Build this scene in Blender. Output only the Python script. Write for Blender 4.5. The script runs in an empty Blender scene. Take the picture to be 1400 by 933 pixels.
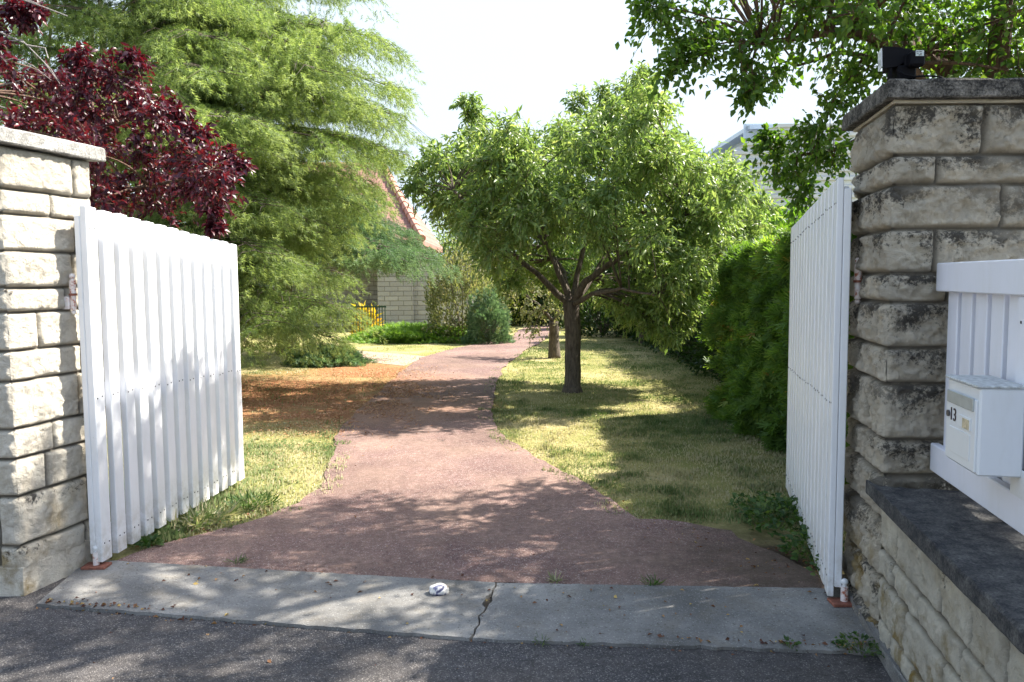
import bpy, math, random
import numpy as np
from mathutils import Vector, Matrix, noise

random.seed(7); rng = np.random.default_rng(7)
scene = bpy.context.scene
COL = scene.collection
PI = math.pi

# ------------------------------------------------------------------ camera
F_PX, EYE, PITCH, ROLL = 1090.0, 1.58, math.radians(4.51), math.radians(0.39)
Fv = Vector((0, math.cos(PITCH), -math.sin(PITCH)))
U0 = Vector((0, math.sin(PITCH), math.cos(PITCH)))
R0 = Vector((1, 0, 0))
Rv = R0*math.cos(ROLL) - U0*math.sin(ROLL)
Uv = U0*math.cos(ROLL) + R0*math.sin(ROLL)
cam_d = bpy.data.cameras.new('camera')
cam = bpy.data.objects.new('camera', cam_d); COL.objects.link(cam)
m = Matrix((Rv, Uv, -Fv)).transposed().to_4x4(); m.translation = Vector((0, 0, EYE))
cam.matrix_world = m
cam_d.sensor_width = 36; cam_d.lens = 36*F_PX/1400; cam_d.clip_start = 0.05; cam_d.clip_end = 2000
scene.camera = cam
def ray(u, v):
    return Fv*F_PX + Rv*(u-700) + Uv*(466.5-v)
def G(u, v, z=0.0):          # pixel of the photo -> point at height z
    d = ray(u, v); t = (z-EYE)/d.z
    return Vector((d.x*t, d.y*t, z))
def A(u, v, Y):              # pixel of the photo -> point at distance Y
    d = ray(u, v); t = Y/d.y
    return Vector((d.x*t, Y, EYE+d.z*t))
def pix(p):
    d = Vector(p)-Vector((0, 0, EYE)); k = d.dot(Fv)
    if k < 0.1: return (-9999, -9999)
    return (700+F_PX*d.dot(Rv)/k, 466.5-F_PX*d.dot(Uv)/k)

# ------------------------------------------------------------------ light
SUN_AZ, SUN_EL = math.radians(19), math.radians(49)     # azimuth from +x towards +y
world = bpy.data.worlds.new('World'); scene.world = world; world.use_nodes = True
wn = world.node_tree; wn.nodes.clear()
sky = wn.nodes.new('ShaderNodeTexSky'); sky.sky_type = 'NISHITA'; sky.sun_disc = False
sky.sun_elevation = SUN_EL; sky.sun_rotation = math.radians(90)-SUN_AZ
sky.air_density = 1.0; sky.dust_density = 2.0; sky.ozone_density = 1.0
bg = wn.nodes.new('ShaderNodeBackground'); bg.inputs[1].default_value = 0.15
wo = wn.nodes.new('ShaderNodeOutputWorld')
tcw = wn.nodes.new('ShaderNodeTexCoord'); mpw = wn.nodes.new('ShaderNodeMapping')
mpw.inputs['Scale'].default_value = (1.0, 1.0, 3.5)
nw = wn.nodes.new('ShaderNodeTexNoise'); nw.inputs['Scale'].default_value = 1.6; nw.inputs['Detail'].default_value = 5
rw = wn.nodes.new('ShaderNodeMapRange'); rw.inputs[1].default_value = 0.28; rw.inputs[2].default_value = 0.6
rw.inputs[3].default_value = 0.7; rw.inputs[4].default_value = 1.0
mw = wn.nodes.new('ShaderNodeMix'); mw.data_type = 'RGBA'
mw.inputs[7].default_value = (2.1, 2.45, 2.8, 1)          # thin bright cloud low over the garden, clear overhead
sx = wn.nodes.new('ShaderNodeSeparateXYZ'); el = wn.nodes.new('ShaderNodeMapRange')
el.inputs[1].default_value = 0.30; el.inputs[2].default_value = 0.62; el.inputs[3].default_value = 1.0; el.inputs[4].default_value = 0.35
ml = wn.nodes.new('ShaderNodeMath'); ml.operation = 'MULTIPLY'
wn.links.new(tcw.outputs['Generated'], sx.inputs[0]); wn.links.new(sx.outputs[2], el.inputs[0])
wn.links.new(tcw.outputs['Generated'], mpw.inputs[0]); wn.links.new(mpw.outputs[0], nw.inputs['Vector'])
wn.links.new(nw.outputs[0], rw.inputs[0]); wn.links.new(rw.outputs[0], ml.inputs[0]); wn.links.new(el.outputs[0], ml.inputs[1]); wn.links.new(ml.outputs[0], mw.inputs[0])
wn.links.new(sky.outputs[0], mw.inputs[6]); wn.links.new(mw.outputs[2], bg.inputs[0]); wn.links.new(bg.outputs[0], wo.inputs[0])
sd = bpy.data.lights.new('sun', 'SUN'); sd.energy = 5.0; sd.angle = math.radians(0.55); sd.color = (1.0, 0.94, 0.84)
sun = bpy.data.objects.new('sun', sd); COL.objects.link(sun)
sdir = Vector((math.cos(SUN_EL)*math.cos(SUN_AZ), math.cos(SUN_EL)*math.sin(SUN_AZ), math.sin(SUN_EL)))
sun.rotation_euler = sdir.to_track_quat('Z', 'Y').to_euler(); sun.location = sdir*60
scene.view_settings.view_transform = 'Standard'; scene.view_settings.look = 'None'
scene.view_settings.gamma = 1.0; scene.view_settings.use_curve_mapping = False
scene.view_settings.exposure = 1.66
scene.cycles.max_bounces = 8; scene.cycles.transparent_max_bounces = 8
scene.cycles.sample_clamp_indirect = 6

# ------------------------------------------------------------------ materials
def mat(name):
    mt = bpy.data.materials.new(name); mt.use_nodes = True
    nt = mt.node_tree; b = nt.nodes['Principled BSDF']
    return mt, nt, b
def node(nt, t, **kw):
    n = nt.nodes.new(t)
    for k, v in kw.items(): setattr(n, k, v)
    return n
def coords(nt, scale=(1, 1, 1), kind='Object'):
    tc = node(nt, 'ShaderNodeTexCoord'); mp = node(nt, 'ShaderNodeMapping')
    mp.inputs['Scale'].default_value = scale
    nt.links.new(tc.outputs[kind], mp.inputs[0]); return mp.outputs[0]
def noi(nt, vec, scale, detail=4, rough=0.55, dist=0):
    n = node(nt, 'ShaderNodeTexNoise'); n.inputs['Scale'].default_value = scale
    n.inputs['Detail'].default_value = detail; n.inputs['Roughness'].default_value = rough
    n.inputs['Distortion'].default_value = dist
    nt.links.new(vec, n.inputs['Vector']); return n.outputs[0]
def ramp(nt, fac, stops):
    r = node(nt, 'ShaderNodeValToRGB'); e = r.color_ramp.elements
    while len(e) < len(stops): e.new(0.5)
    for x, (p, c) in zip(e, stops): x.position = p; x.color = (c[0], c[1], c[2], 1)
    nt.links.new(fac, r.inputs[0]); return r.outputs[0]
def rng_map(nt, fac, a, b, c=0., d=1.):
    r = node(nt, 'ShaderNodeMapRange'); 
    for i, x in enumerate((a, b, c, d)): r.inputs[i+1].default_value = x
    nt.links.new(fac, r.inputs[0]); return r.outputs[0]
def mix(nt, fac, a, b, blend='MIX'):
    x = node(nt, 'ShaderNodeMix', data_type='RGBA', blend_type=blend)
    for i, s in ((0, fac), (6, a), (7, b)):
        if isinstance(s, (int, float)): x.inputs[i].default_value = s
        elif isinstance(s, tuple): x.inputs[i].default_value = (s[0], s[1], s[2], 1)
        else: nt.links.new(s, x.inputs[i])
    return x.outputs[2]
def mth(nt, op, a, b=None):
    x = node(nt, 'ShaderNodeMath', operation=op)
    for i, s in ((0, a), (1, b)):
        if s is None: continue
        if isinstance(s, (int, float)): x.inputs[i].default_value = s
        else: nt.links.new(s, x.inputs[i])
    return x.outputs[0]
def bump(nt, b, h, strength=0.4, dist=0.01):
    x = node(nt, 'ShaderNodeBump'); x.inputs['Strength'].default_value = strength; x.inputs['Distance'].default_value = dist
    nt.links.new(h, x.inputs['Height']); nt.links.new(x.outputs[0], b.inputs['Normal'])
def attr(nt, name):
    a = node(nt, 'ShaderNodeAttribute'); a.attribute_name = name; return a

def simple(name, col, rough=0.6, metal=0.0, var=0.12, scale=20, bmp=0.1):
    mt, nt, b = mat(name); v = coords(nt)
    n = noi(nt, v, scale, 5)
    c = mix(nt, rng_map(nt, n, 0.3, 0.7), tuple(x*(1-var) for x in col), tuple(min(1, x*(1+var)) for x in col))
    nt.links.new(c, b.inputs['Base Color']); b.inputs['Roughness'].default_value = rough; b.inputs['Metallic'].default_value = metal
    if bmp: bump(nt, b, noi(nt, v, scale*4, 4), bmp, 0.003)
    if max(col) < .02: b.inputs['Specular IOR Level'].default_value = 0.12
    return mt
def foliage(name, stops, trans=0.45, rough=0.5, back=None, tint=(1.25, 1.25, 0.6)):
    mt, nt, b = mat(name); a = attr(nt, 'rnd')
    c = ramp(nt, a.outputs['Fac'], stops)
    nt.links.new(c, b.inputs['Base Color']); b.inputs['Roughness'].default_value = rough
    b.inputs['Specular IOR Level'].default_value = 0.45
    tr = node(nt, 'ShaderNodeBsdfTranslucent'); c2 = mix(nt, 1.0, c, tint, 'MULTIPLY')
    nt.links.new(c2, tr.inputs[0])
    ms = node(nt, 'ShaderNodeMixShader'); ms.inputs[0].default_value = trans
    out = nt.nodes['Material Output']
    nt.links.new(b.outputs[0], ms.inputs[1]); nt.links.new(tr.outputs[0], ms.inputs[2]); nt.links.new(ms.outputs[0], out.inputs[0])
    return mt
def asphalt(name, base, light, dark, scale=1.0, patch=(0.0, 0.0, 0.0), patch_amt=0.3, dirt=None):
    mt, nt, b = mat(name); v = coords(nt)
    vo = node(nt, 'ShaderNodeTexVoronoi'); vo.inputs['Scale'].default_value = 150*scale; nt.links.new(v, vo.inputs['Vector'])
    sep = node(nt, 'ShaderNodeSeparateColor'); nt.links.new(vo.outputs['Color'], sep.inputs[0])
    c = ramp(nt, sep.outputs[0], [(0.0, dark), (0.55, base), (0.86, base), (0.97, light)])
    big = rng_map(nt, noi(nt, v, 1.3, 6, 0.65), 0.35, 0.7)
    c = mix(nt, mth(nt, 'MULTIPLY', big, patch_amt), c, patch)
    wr = rng_map(nt, noi(nt, v, 0.55, 7, 0.7), 0.42, 0.6); c = mix(nt, 1.0, c, rng_map(nt, wr, 0, 1, 0.80, 1.10), 'MULTIPLY')
    vc = node(nt, 'ShaderNodeTexVoronoi', feature='DISTANCE_TO_EDGE'); vc.inputs['Scale'].default_value = 0.75
    wv = node(nt, 'ShaderNodeVectorMath', operation='ADD'); nz = node(nt, 'ShaderNodeTexNoise'); nz.inputs['Scale'].default_value = 2.5; nz.inputs['Detail'].default_value = 6
    nt.links.new(v, nz.inputs['Vector']); nt.links.new(v, wv.inputs[0]); nt.links.new(nz.outputs['Color'], wv.inputs[1]); nt.links.new(wv.outputs[0], vc.inputs['Vector'])
    ck = mth(nt, 'MULTIPLY', rng_map(nt, vc.outputs['Distance'], 0.0, 0.007, 1, 0), rng_map(nt, noi(nt, v, 0.9, 2), 0.5, 0.6)); c = mix(nt, mth(nt, 'MULTIPLY', ck, 0.7), c, (0.03, 0.025, 0.022))
    f2 = rng_map(nt, noi(nt, v, 30, 3), 0.3, 0.7, 0.75, 1.15)
    c = mix(nt, 1.0, c, f2, 'MULTIPLY')
    if dirt:
        geo = node(nt, 'ShaderNodeNewGeometry'); ds = []
        for (px, py, r0, r1) in dirt:
            d = node(nt, 'ShaderNodeVectorMath', operation='DISTANCE'); nt.links.new(geo.outputs['Position'], d.inputs[0]); d.inputs[1].default_value = (px, py, 0)
            w = mth(nt, 'ADD', d.outputs['Value'], mth(nt, 'MULTIPLY', mth(nt, 'SUBTRACT', noi(nt, v, 5, 7, 0.7), 0.5), 1.6)); ds.append(rng_map(nt, w, r1, r0))
        m1 = mth(nt, 'MULTIPLY', ds[0], 0.85); c = mix(nt, m1, c, mix(nt, noi(nt, v, 50, 4), (0.035, 0.025, 0.018), (0.11, 0.085, 0.06)))
        for q_ in ds[1:]: c = mix(nt, mth(nt, 'MULTIPLY', q_, 0.6), c, mix(nt, noi(nt, v, 50, 4), (0.20, 0.09, 0.045), (0.42, 0.24, 0.14)))
    nt.links.new(c, b.inputs['Base Color']); b.inputs['Roughness'].default_value = 0.9; b.inputs['Specular IOR Level'].default_value = 0.25
    h = mth(nt, 'ADD', vo.outputs['Distance'], noi(nt, v, 60*scale, 4))
    bump(nt, b, h, 0.7, 0.006)
    return mt

M = {}
M['road'] = asphalt('road_asphalt', (0.085, 0.083, 0.088), (0.30, 0.28, 0.26), (0.035, 0.035, 0.038), 1.5, (0.16, 0.135, 0.115), 0.5)
M['drive'] = asphalt('red_asphalt', (0.21, 0.125, 0.112), (0.46, 0.39, 0.35), (0.10, 0.065, 0.06), 1.3, (0.31, 0.21, 0.165), 0.75, [(1.6, 4.2, 0.2, 1.0), (-1.6, 9.6, 0.3, 1.6), (-1.9, 12, .3, 1.6)])

def concrete(name='slab_concrete'):
    mt, nt, b = mat(name); v = coords(nt)
    big = noi(nt, v, 2.0, 8, 0.65)
    c = ramp(nt, big, [(0.3, (0.09, 0.086, 0.080)), (0.5, (0.165, 0.16, 0.152)), (0.68, (0.27, 0.26, 0.24))])
    sp = noi(nt, v, 150, 2); c = mix(nt, rng_map(nt, sp, 0.60, 0.72, 0, 0.6), c, (0.5, 0.49, 0.46))
    c = mix(nt, rng_map(nt, noi(nt, v, 5, 8, 0.7), 0.5, 0.7, 0, 0.55), c, (0.16, 0.135, 0.10)); sp2 = noi(nt, v, 80, 3); c = mix(nt, rng_map(nt, sp2, 0.58, 0.68, 0, 0.75), c, (0.08, 0.075, 0.06))
    nt.links.new(c, b.inputs['Base Color']); b.inputs['Roughness'].default_value = 0.88
    bump(nt, b, mth(nt, 'ADD', noi(nt, v, 140, 4), mth(nt, 'MULTIPLY', noi(nt, v, 12, 5), 2.0)), 0.45, 0.006)
    return mt
M['slab'] = concrete()

def stone(name, dark_amt, ochre=0.5, base=(0.56, 0.50, 0.39)):
    # limestone; Blk: R random per block, G joint, B height inside the block (0..1)
    mt, nt, b = mat(name); v = coords(nt)
    a = attr(nt, 'Blk'); sep = node(nt, 'ShaderNodeSeparateColor'); nt.links.new(a.outputs['Color'], sep.inputs[0])
    n1 = noi(nt, v, 9, 8, 0.65)
    c = ramp(nt, n1, [(0.2, tuple(x*0.62 for x in base)), (0.5, base), (0.8, tuple(min(1, x*1.22) for x in base))])
    c = mix(nt, rng_map(nt, sep.outputs[0], 0, 1, 0.0, 0.35), c, (0.42, 0.38, 0.31))
    # black lichen in blotches on the upper half of blocks
    n2 = noi(nt, v, 5.0, 9, 0.72); n3 = noi(nt, v, 70, 4, 0.7)
    up = rng_map(nt, sep.outputs[2], 0.15, 0.8, -0.14, 0.06)
    mask = mth(nt, 'ADD', mth(nt, 'ADD', n2, up), mth(nt, 'MULTIPLY', mth(nt, 'SUBTRACT', n3, 0.5), 0.45))
    mask = rng_map(nt, mask, 0.58-dark_amt, 0.68-dark_amt, 0, 0.9)
    fz_ = rng_map(nt, noi(nt, v, 2.2, 3, 0.5), 0.33, 0.5, 0.25, 1.0); mask = mth(nt, 'MULTIPLY', mask, fz_)
    c = mix(nt, rng_map(nt, noi(nt, v, 3.1, 8, 0.7), 0.5, 0.75, 0, 0.5), c, (0.30, 0.27, 0.22))
    c = mix(nt, mask, c, (0.045, 0.042, 0.039))
    # white and ochre lichen
    n4 = noi(nt, v, 45, 5, 0.7); c = mix(nt, rng_map(nt, n4, 0.66, 0.72, 0, 0.7), c, (0.62, 0.60, 0.55))
    geo = node(nt, 'ShaderNodeNewGeometry'); sp = node(nt, 'ShaderNodeSeparateXYZ'); nt.links.new(geo.outputs['Position'], sp.inputs[0])
    low = rng_map(nt, sp.outputs[2], 0.75, 0.1, 0, 1)
    n5 = rng_map(nt, noi(nt, v, 6.5, 6, 0.6), 0.5, 0.66)
    c = mix(nt, mth(nt, 'MULTIPLY', mth(nt, 'MULTIPLY', low, n5), ochre), c, (0.30, 0.20, 0.05))
    c = mix(nt, sep.outputs[1], c, (0.19, 0.17, 0.14))
    nt.links.new(c, b.inputs['Base Color']); b.inputs['Roughness'].default_value = 0.92; b.inputs['Specular IOR Level'].default_value = 0.2
    bump(nt, b, mth(nt, 'ADD', mth(nt, 'MULTIPLY', noi(nt, v, 28, 9, 0.75, 0.8), 2.6), noi(nt, v, 160, 4, 0.7)), 0.8, 0.020)
    return mt
M['stone_right'] = stone('limestone_weathered', 0.095, 0.9, (0.64, 0.57, 0.45))
M['stone_low'] = stone('limestone_low', -0.06, 1.0, (0.74, 0.68, 0.55))
M['stone_left'] = stone('limestone_pale', -0.055, 0.85, (0.84, 0.77, 0.65))
def coping(name, dark, light, amt):
    mt, nt, b = mat(name); v = coords(nt)
    n = noi(nt, v, 14, 9, 0.75); s = noi(nt, v, 110, 4, 0.7)
    f = mth(nt, 'ADD', n, mth(nt, 'MULTIPLY', mth(nt, 'SUBTRACT', s, 0.5), 0.7))
    c = ramp(nt, f, [(0.30+amt, dark), (0.46+amt, tuple((x+y)/2.6 for x, y in zip(dark, light))), (0.68+amt, light)])
    nt.links.new(c, b.inputs['Base Color']); b.inputs['Roughness'].default_value = 0.9; b.inputs['Specular IOR Level'].default_value = 0.25
    bump(nt, b, mth(nt, 'ADD', noi(nt, v, 60, 6, 0.7), s), 0.6, 0.008)
    return mt
M['cap_right'] = coping('coping_blackened', (0.022, 0.021, 0.02), (0.30, 0.28, 0.25), 0.10)
M['cap_left'] = coping('coping_grey', (0.16, 0.155, 0.15), (0.52, 0.51, 0.48), 0.0)
M['cap_low'] = coping('coping_dark_concrete', (0.030, 0.031, 0.036), (0.16, 0.155, 0.145), 0.07)

def paint(name, col=(0.80, 0.81, 0.84), dirt=0.35, rough=0.38, foot=0.0):
    mt, nt, b = mat(name); v = coords(nt, (1, 1, 0.25))
    c = mix(nt, rng_map(nt, noi(nt, v, 9, 7, 0.7), 0.45, 0.75, 0, dirt), col, (0.60, 0.60, 0.58))
    v2 = coords(nt); g = rng_map(nt, noi(nt, v2, 26, 6, 0.7), 0.68, 0.78, 0, 0.5)
    c = mix(nt, g, c, (0.42, 0.42, 0.36))
    if foot:
        geo = node(nt, 'ShaderNodeNewGeometry'); sp = node(nt, 'ShaderNodeSeparateXYZ'); nt.links.new(geo.outputs['Position'], sp.inputs[0])
        fz = mth(nt, 'MULTIPLY', rng_map(nt, sp.outputs[2], 0.34, 0.05), rng_map(nt, noi(nt, v2, 14, 7, 0.7), 0.4, 0.62, 0, foot)); c = mix(nt, fz, c, (0.36, 0.32, 0.24))
    nt.links.new(c, b.inputs['Base Color']); b.inputs['Roughness'].default_value = rough
    bump(nt, b, noi(nt, coords(nt, (1, 1, 0.05)), 120, 3), 0.12, 0.002)
    return mt
M['white'] = paint('white_gate_paint', (0.84, 0.85, 0.88), 0.35, 0.38, 0.7)
M['white_fence'] = paint('white_fence_paint', (0.80, 0.81, 0.88), 0.3)
M['white_box'] = paint('white_enamel', (0.74, 0.76, 0.78), 0.5, 0.3)
M['screw'] = simple('screw_steel', (0.10, 0.10, 0.11), 0.4, 0.6)
M['black'] = simple('black_plastic', (0.004, 0.004, 0.006), 0.7, 0, 0.2, 40, 0.1)
M['glass'] = simple('lamp_glass', (0.55, 0.57, 0.6), 0.1, 0, 0.05, 10, 0)
M['sticker'] = simple('sticker_grey', (0.42, 0.48, 0.48), 0.5)
M['flap'] = simple('flap_grey', (0.42, 0.46, 0.47), 0.35, 0.3)
M['ink'] = simple('ink_dark', (0.04, 0.025, 0.03), 0.6)
M['plaque'] = simple('faded_paper', (0.55, 0.46, 0.30), 0.7, 0, 0.35, 60)
M['conduit'] = simple('grey_plastic', (0.42, 0.44, 0.46), 0.5)
def rusty(name):
    mt, nt, b = mat(name); v = coords(nt, kind='Object')
    n = noi(nt, v, 38, 6, 0.7)
    c = ramp(nt, n, [(0.40, (0.80, 0.76, 0.74)), (0.55, (0.72, 0.60, 0.56)), (0.60, (0.42, 0.13, 0.07)), (0.75, (0.20, 0.07, 0.04))])
    nt.links.new(c, b.inputs['Base Color']); b.inputs['Roughness'].default_value = 0.6; bump(nt, b, n, 0.3, 0.002); return mt
M['rusty'] = rusty('rusting_white_iron')
M['rust'] = simple('rust', (0.23, 0.085, 0.055), 0.85, 0, 0.4, 60, 0.5)
def bark(name, c1, c2, sc=1.0):
    mt, nt, b = mat(name); v = coords(nt, (1, 1, 0.22))
    n = noi(nt, v, 34*sc, 8, 0.7, 0.6); c = ramp(nt, n, [(0.35, c1), (0.65, c2)])
    nt.links.new(c, b.inputs['Base Color']); b.inputs['Roughness'].default_value = 0.95; bump(nt, b, n, 1.0, 0.02); return mt
M['bark'] = bark('bark_brown', (0.045, 0.035, 0.028), (0.17, 0.135, 0.105))
M['bark_grey'] = bark('bark_grey', (0.20, 0.18, 0.17), (0.40, 0.37, 0.35), 2)
M['bark_red'] = bark('bark_reddish', (0.06, 0.035, 0.025), (0.20, 0.12, 0.08))

M['leaf_almond'] = foliage('leaf_almond', [(0.0, (0.10, 0.17, 0.05)), (0.5, (0.195, 0.29, 0.09)), (0.85, (0.30, 0.375, 0.14)), (1.0, (0.34, 0.34, 0.17))], 0.5, 0.34, tint=(1.3, 1.3, 0.75))
M['leaf_pear'] = foliage('leaf_round', [(0.0, (0.045, 0.10, 0.018)), (0.6, (0.095, 0.18, 0.032)), (0.95, (0.18, 0.26, 0.055)), (1.0, (0.25, 0.22, 0.05))], 0.5, 0.4, tint=(1.5, 1.6, 0.5))
M['leaf_purple'] = foliage('leaf_purple', [(0.0, (0.028, 0.011, 0.020)), (0.5, (0.060, 0.014, 0.026)), (0.85, (0.10, 0.016, 0.026)), (1.0, (0.19, 0.024, 0.032))], 0.30, 0.38, tint=(2.0, 0.45, 0.5))
M['needle'] = foliage('needle_cedar', [(0.0, (0.07, 0.12, 0.04)), (0.5, (0.19, 0.27, 0.095)), (1.0, (0.36, 0.44, 0.19))], 0.45, 0.6, tint=(1.3, 1.3, 0.7))
M['needle_blue'] = foliage('needle_bluish', [(0.0, (0.06, 0.12, 0.06)), (0.6, (0.13, 0.21, 0.10)), (1.0, (0.22, 0.30, 0.16))], 0.4, 0.6, tint=(1.1, 1.2, 0.8))
M['thuja'] = foliage('thuja', [(0.0, (0.06, 0.12, 0.025)), (0.5, (0.13, 0.24, 0.05)), (0.9, (0.25, 0.35, 0.08)), (1.0, (0.40, 0.25, 0.09))], 0.55, 0.55, tint=(1.4, 1.4, 0.5))
M['laurel'] = foliage('laurel_dark', [(0.0, (0.02, 0.05, 0.012)), (0.7, (0.045, 0.095, 0.02)), (1.0, (0.09, 0.14, 0.03))], 0.35, 0.4)
M['olive'] = foliage('shrub_olive', [(0.0, (0.10, 0.13, 0.06)), (0.6, (0.22, 0.24, 0.12)), (1.0, (0.38, 0.33, 0.24))], 0.45, 0.6)
M['juniper'] = foliage('juniper_green', [(0.0, (0.09, 0.18, 0.03)), (0.6, (0.18, 0.32, 0.05)), (1.0, (0.28, 0.40, 0.08))], 0.45, 0.6)
M['lime'] = foliage('lime_leaf', [(0.0, (0.14, 0.20, 0.02)), (1.0, (0.34, 0.38, 0.05))], 0.5, 0.5)
M['weed'] = foliage('weed_leaf', [(0.0, (0.03, 0.075, 0.015)), (0.7, (0.07, 0.14, 0.03)), (1.0, (0.14, 0.20, 0.05))], 0.45, 0.5)
M['blade'] = foliage('grass_blade', [(0.0, (0.10, 0.17, 0.05)), (0.4, (0.21, 0.265, 0.11)), (0.7, (0.37, 0.36, 0.20)), (1.0, (0.54, 0.48, 0.34))], 0.4, 0.7, tint=(1.1, 1.1, 0.7))
M['dead_leaf'] = foliage('dead_leaf', [(0.0, (0.06, 0.02, 0.015)), (0.5, (0.17, 0.07, 0.035)), (0.85, (0.34, 0.19, 0.08)), (1.0, (0.5, 0.36, 0.12))], 0.2, 0.7)
M['yellow_leaf'] = foliage('yellow_leaf', [(0.0, (0.40, 0.36, 0.03)), (0.7, (0.60, 0.42, 0.03)), (1.0, (0.55, 0.20, 0.05))], 0.4, 0.5)

def ground_mat():
    mt, nt, b = mat('dry_lawn'); v = coords(nt)
    n = noi(nt, v, 0.9, 8, 0.65); f = noi(nt, v, 45, 5, 0.7)
    s = mth(nt, 'ADD', mth(nt, 'MULTIPLY', n, 0.7), mth(nt, 'MULTIPLY', f, 0.3))
    c = ramp(nt, s, [(0.36, (0.12, 0.15, 0.045)), (0.48, (0.26, 0.25, 0.09)), (0.58, (0.40, 0.34, 0.17)), (0.7, (0.46, 0.39, 0.24))])
    geo = node(nt, 'ShaderNodeNewGeometry')
    def blob(px, py, r0, r1):
        d = node(nt, 'ShaderNodeVectorMath', operation='DISTANCE'); nt.links.new(geo.outputs['Position'], d.inputs[0]); d.inputs[1].default_value = (px, py, 0)
        w = mth(nt, 'ADD', d.outputs['Value'], mth(nt, 'MULTIPLY', mth(nt, 'SUBTRACT', n, 0.5), 3.0))
        return rng_map(nt, w, r1, r0)
    lit = mth(nt, 'MULTIPLY', mth(nt, 'MAXIMUM', mth(nt, 'MAXIMUM', blob(-3.6, 11.0, 1.4, 3.2), blob(-1.9, 9.8, 0.6, 1.9)), blob(-2.4, 13.6, 0.6, 1.9)), rng_map(nt, noi(nt, v, 7, 6, 0.7), 0.3, 0.5, 0.35, 1))
    lc = ramp(nt, f, [(0.3, (0.20, 0.085, 0.04)), (0.7, (0.42, 0.21, 0.11))])
    c = mix(nt, lit, c, lc)
    soil = blob(1.4, 4.3, 0.15, 1.0)
    c = mix(nt, soil, c, (0.07, 0.05, 0.035))
    nt.links.new(c, b.inputs['Base Color']); b.inputs['Roughness'].default_value = 1.0; b.inputs['Specular IOR Level'].default_value = 0.1
    bump(nt, b, f, 0.8, 0.03); return mt
M['ground'] = ground_mat()

def tiles():
    mt, nt, b = mat('roof_tiles'); tc = node(nt, 'ShaderNodeTexCoord')
    br = node(nt, 'ShaderNodeTexBrick'); br.inputs['Scale'].default_value = 1.0
    br.inputs['Color1'].default_value = (0.27, 0.13, 0.105, 1); br.inputs['Color2'].default_value = (0.34, 0.18, 0.145, 1); br.inputs['Mortar'].default_value = (0.20, 0.09, 0.07, 1)
    br.inputs['Brick Width'].default_value = 0.24; br.inputs['Row Height'].default_value = 0.17; br.inputs['Mortar Size'].default_value = 0.018
    nt.links.new(tc.outputs['UV'], br.inputs['Vector'])
    c = mix(nt, rng_map(nt, noi(nt, coords(nt), 1.5, 5), 0.35, 0.7, 0, 0.4), br.outputs[0], (0.26, 0.15, 0.11))
    nt.links.new(c, b.inputs['Base Color']); b.inputs['Roughness'].default_value = 0.85
    bump(nt, b, br.outputs['Fac'], -0.6, 0.03); return mt
M['tiles'] = tiles()
def housewall():
    mt, nt, b = mat('house_stone'); tc = node(nt, 'ShaderNodeTexCoord')
    br = node(nt, 'ShaderNodeTexBrick'); br.inputs['Scale'].default_value = 1.0; br.offset = 0.4
    br.inputs['Color1'].default_value = (0.42, 0.40, 0.365, 1); br.inputs['Color2'].default_value = (0.31, 0.30, 0.28, 1); br.inputs['Mortar'].default_value = (0.20, 0.185, 0.16, 1)
    br.inputs['Brick Width'].default_value = 0.42; br.inputs['Row Height'].default_value = 0.15; br.inputs['Mortar Size'].default_value = 0.010
    nt.links.new(tc.outputs['UV'], br.inputs['Vector'])
    nt.links.new(br.outputs[0], b.inputs['Base Color']); b.inputs['Roughness'].default_value = 0.9
    bump(nt, b, mth(nt, 'SUBTRACT', noi(nt, coords(nt), 12, 6), br.outputs['Fac']), 0.7, 0.04); return mt
M['housewall'] = housewall()
M['metal_clad'] = simple('galvanised_cladding', (0.50, 0.52, 0.56), 0.45, 0.25, 0.08, 2, 0)
M['render_white'] = simple('white_render', (0.72, 0.72, 0.70), 0.9)
M['window'] = simple('window_glass', (0.10, 0.13, 0.16), 0.08, 0.0, 0.1, 3, 0)
M['frame_blue'] = simple('pale_blue_metal', (0.50, 0.58, 0.66), 0.4, 0.2, 0.05, 3, 0)
def brickpath():
    mt, nt, b = mat('brick_paving'); v = coords(nt)
    br = node(nt, 'ShaderNodeTexBrick'); br.inputs['Scale'].default_value = 1.0
    br.inputs['Color1'].default_value = (0.42, 0.27, 0.21, 1); br.inputs['Color2'].default_value = (0.34, 0.25, 0.2, 1); br.inputs['Mortar'].default_value = (0.28, 0.24, 0.15, 1)
    br.inputs['Brick Width'].default_value = 0.3; br.inputs['Row Height'].default_value = 0.16; br.inputs['Mortar Size'].default_value = 0.02
    nt.links.new(v, br.inputs['Vector']); nt.links.new(br.outputs[0], b.inputs['Base Color']); b.inputs['Roughness'].default_value = 0.9; return mt
M['brickpath'] = brickpath()
def pebble():
    mt, nt, b = mat('painted_stone'); v = coords(nt)
    n = noi(nt, v, 14, 4, 0.6, 1.0)
    c = ramp(nt, n, [(0.36, (0.05, 0.05, 0.10)), (0.42, (0.20, 0.20, 0.32)), (0.46, (0.68, 0.66, 0.62)), (0.58, (0.72, 0.70, 0.65)), (0.63, (0.36, 0.20, 0.10)), (0.70, (0.6, 0.5, 0.4))])
    nt.links.new(c, b.inputs['Base Color']); b.inputs['Roughness'].default_value = 0.5; bump(nt, b, n, 0.5, 0.01); return mt
M['pebble'] = pebble()

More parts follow.
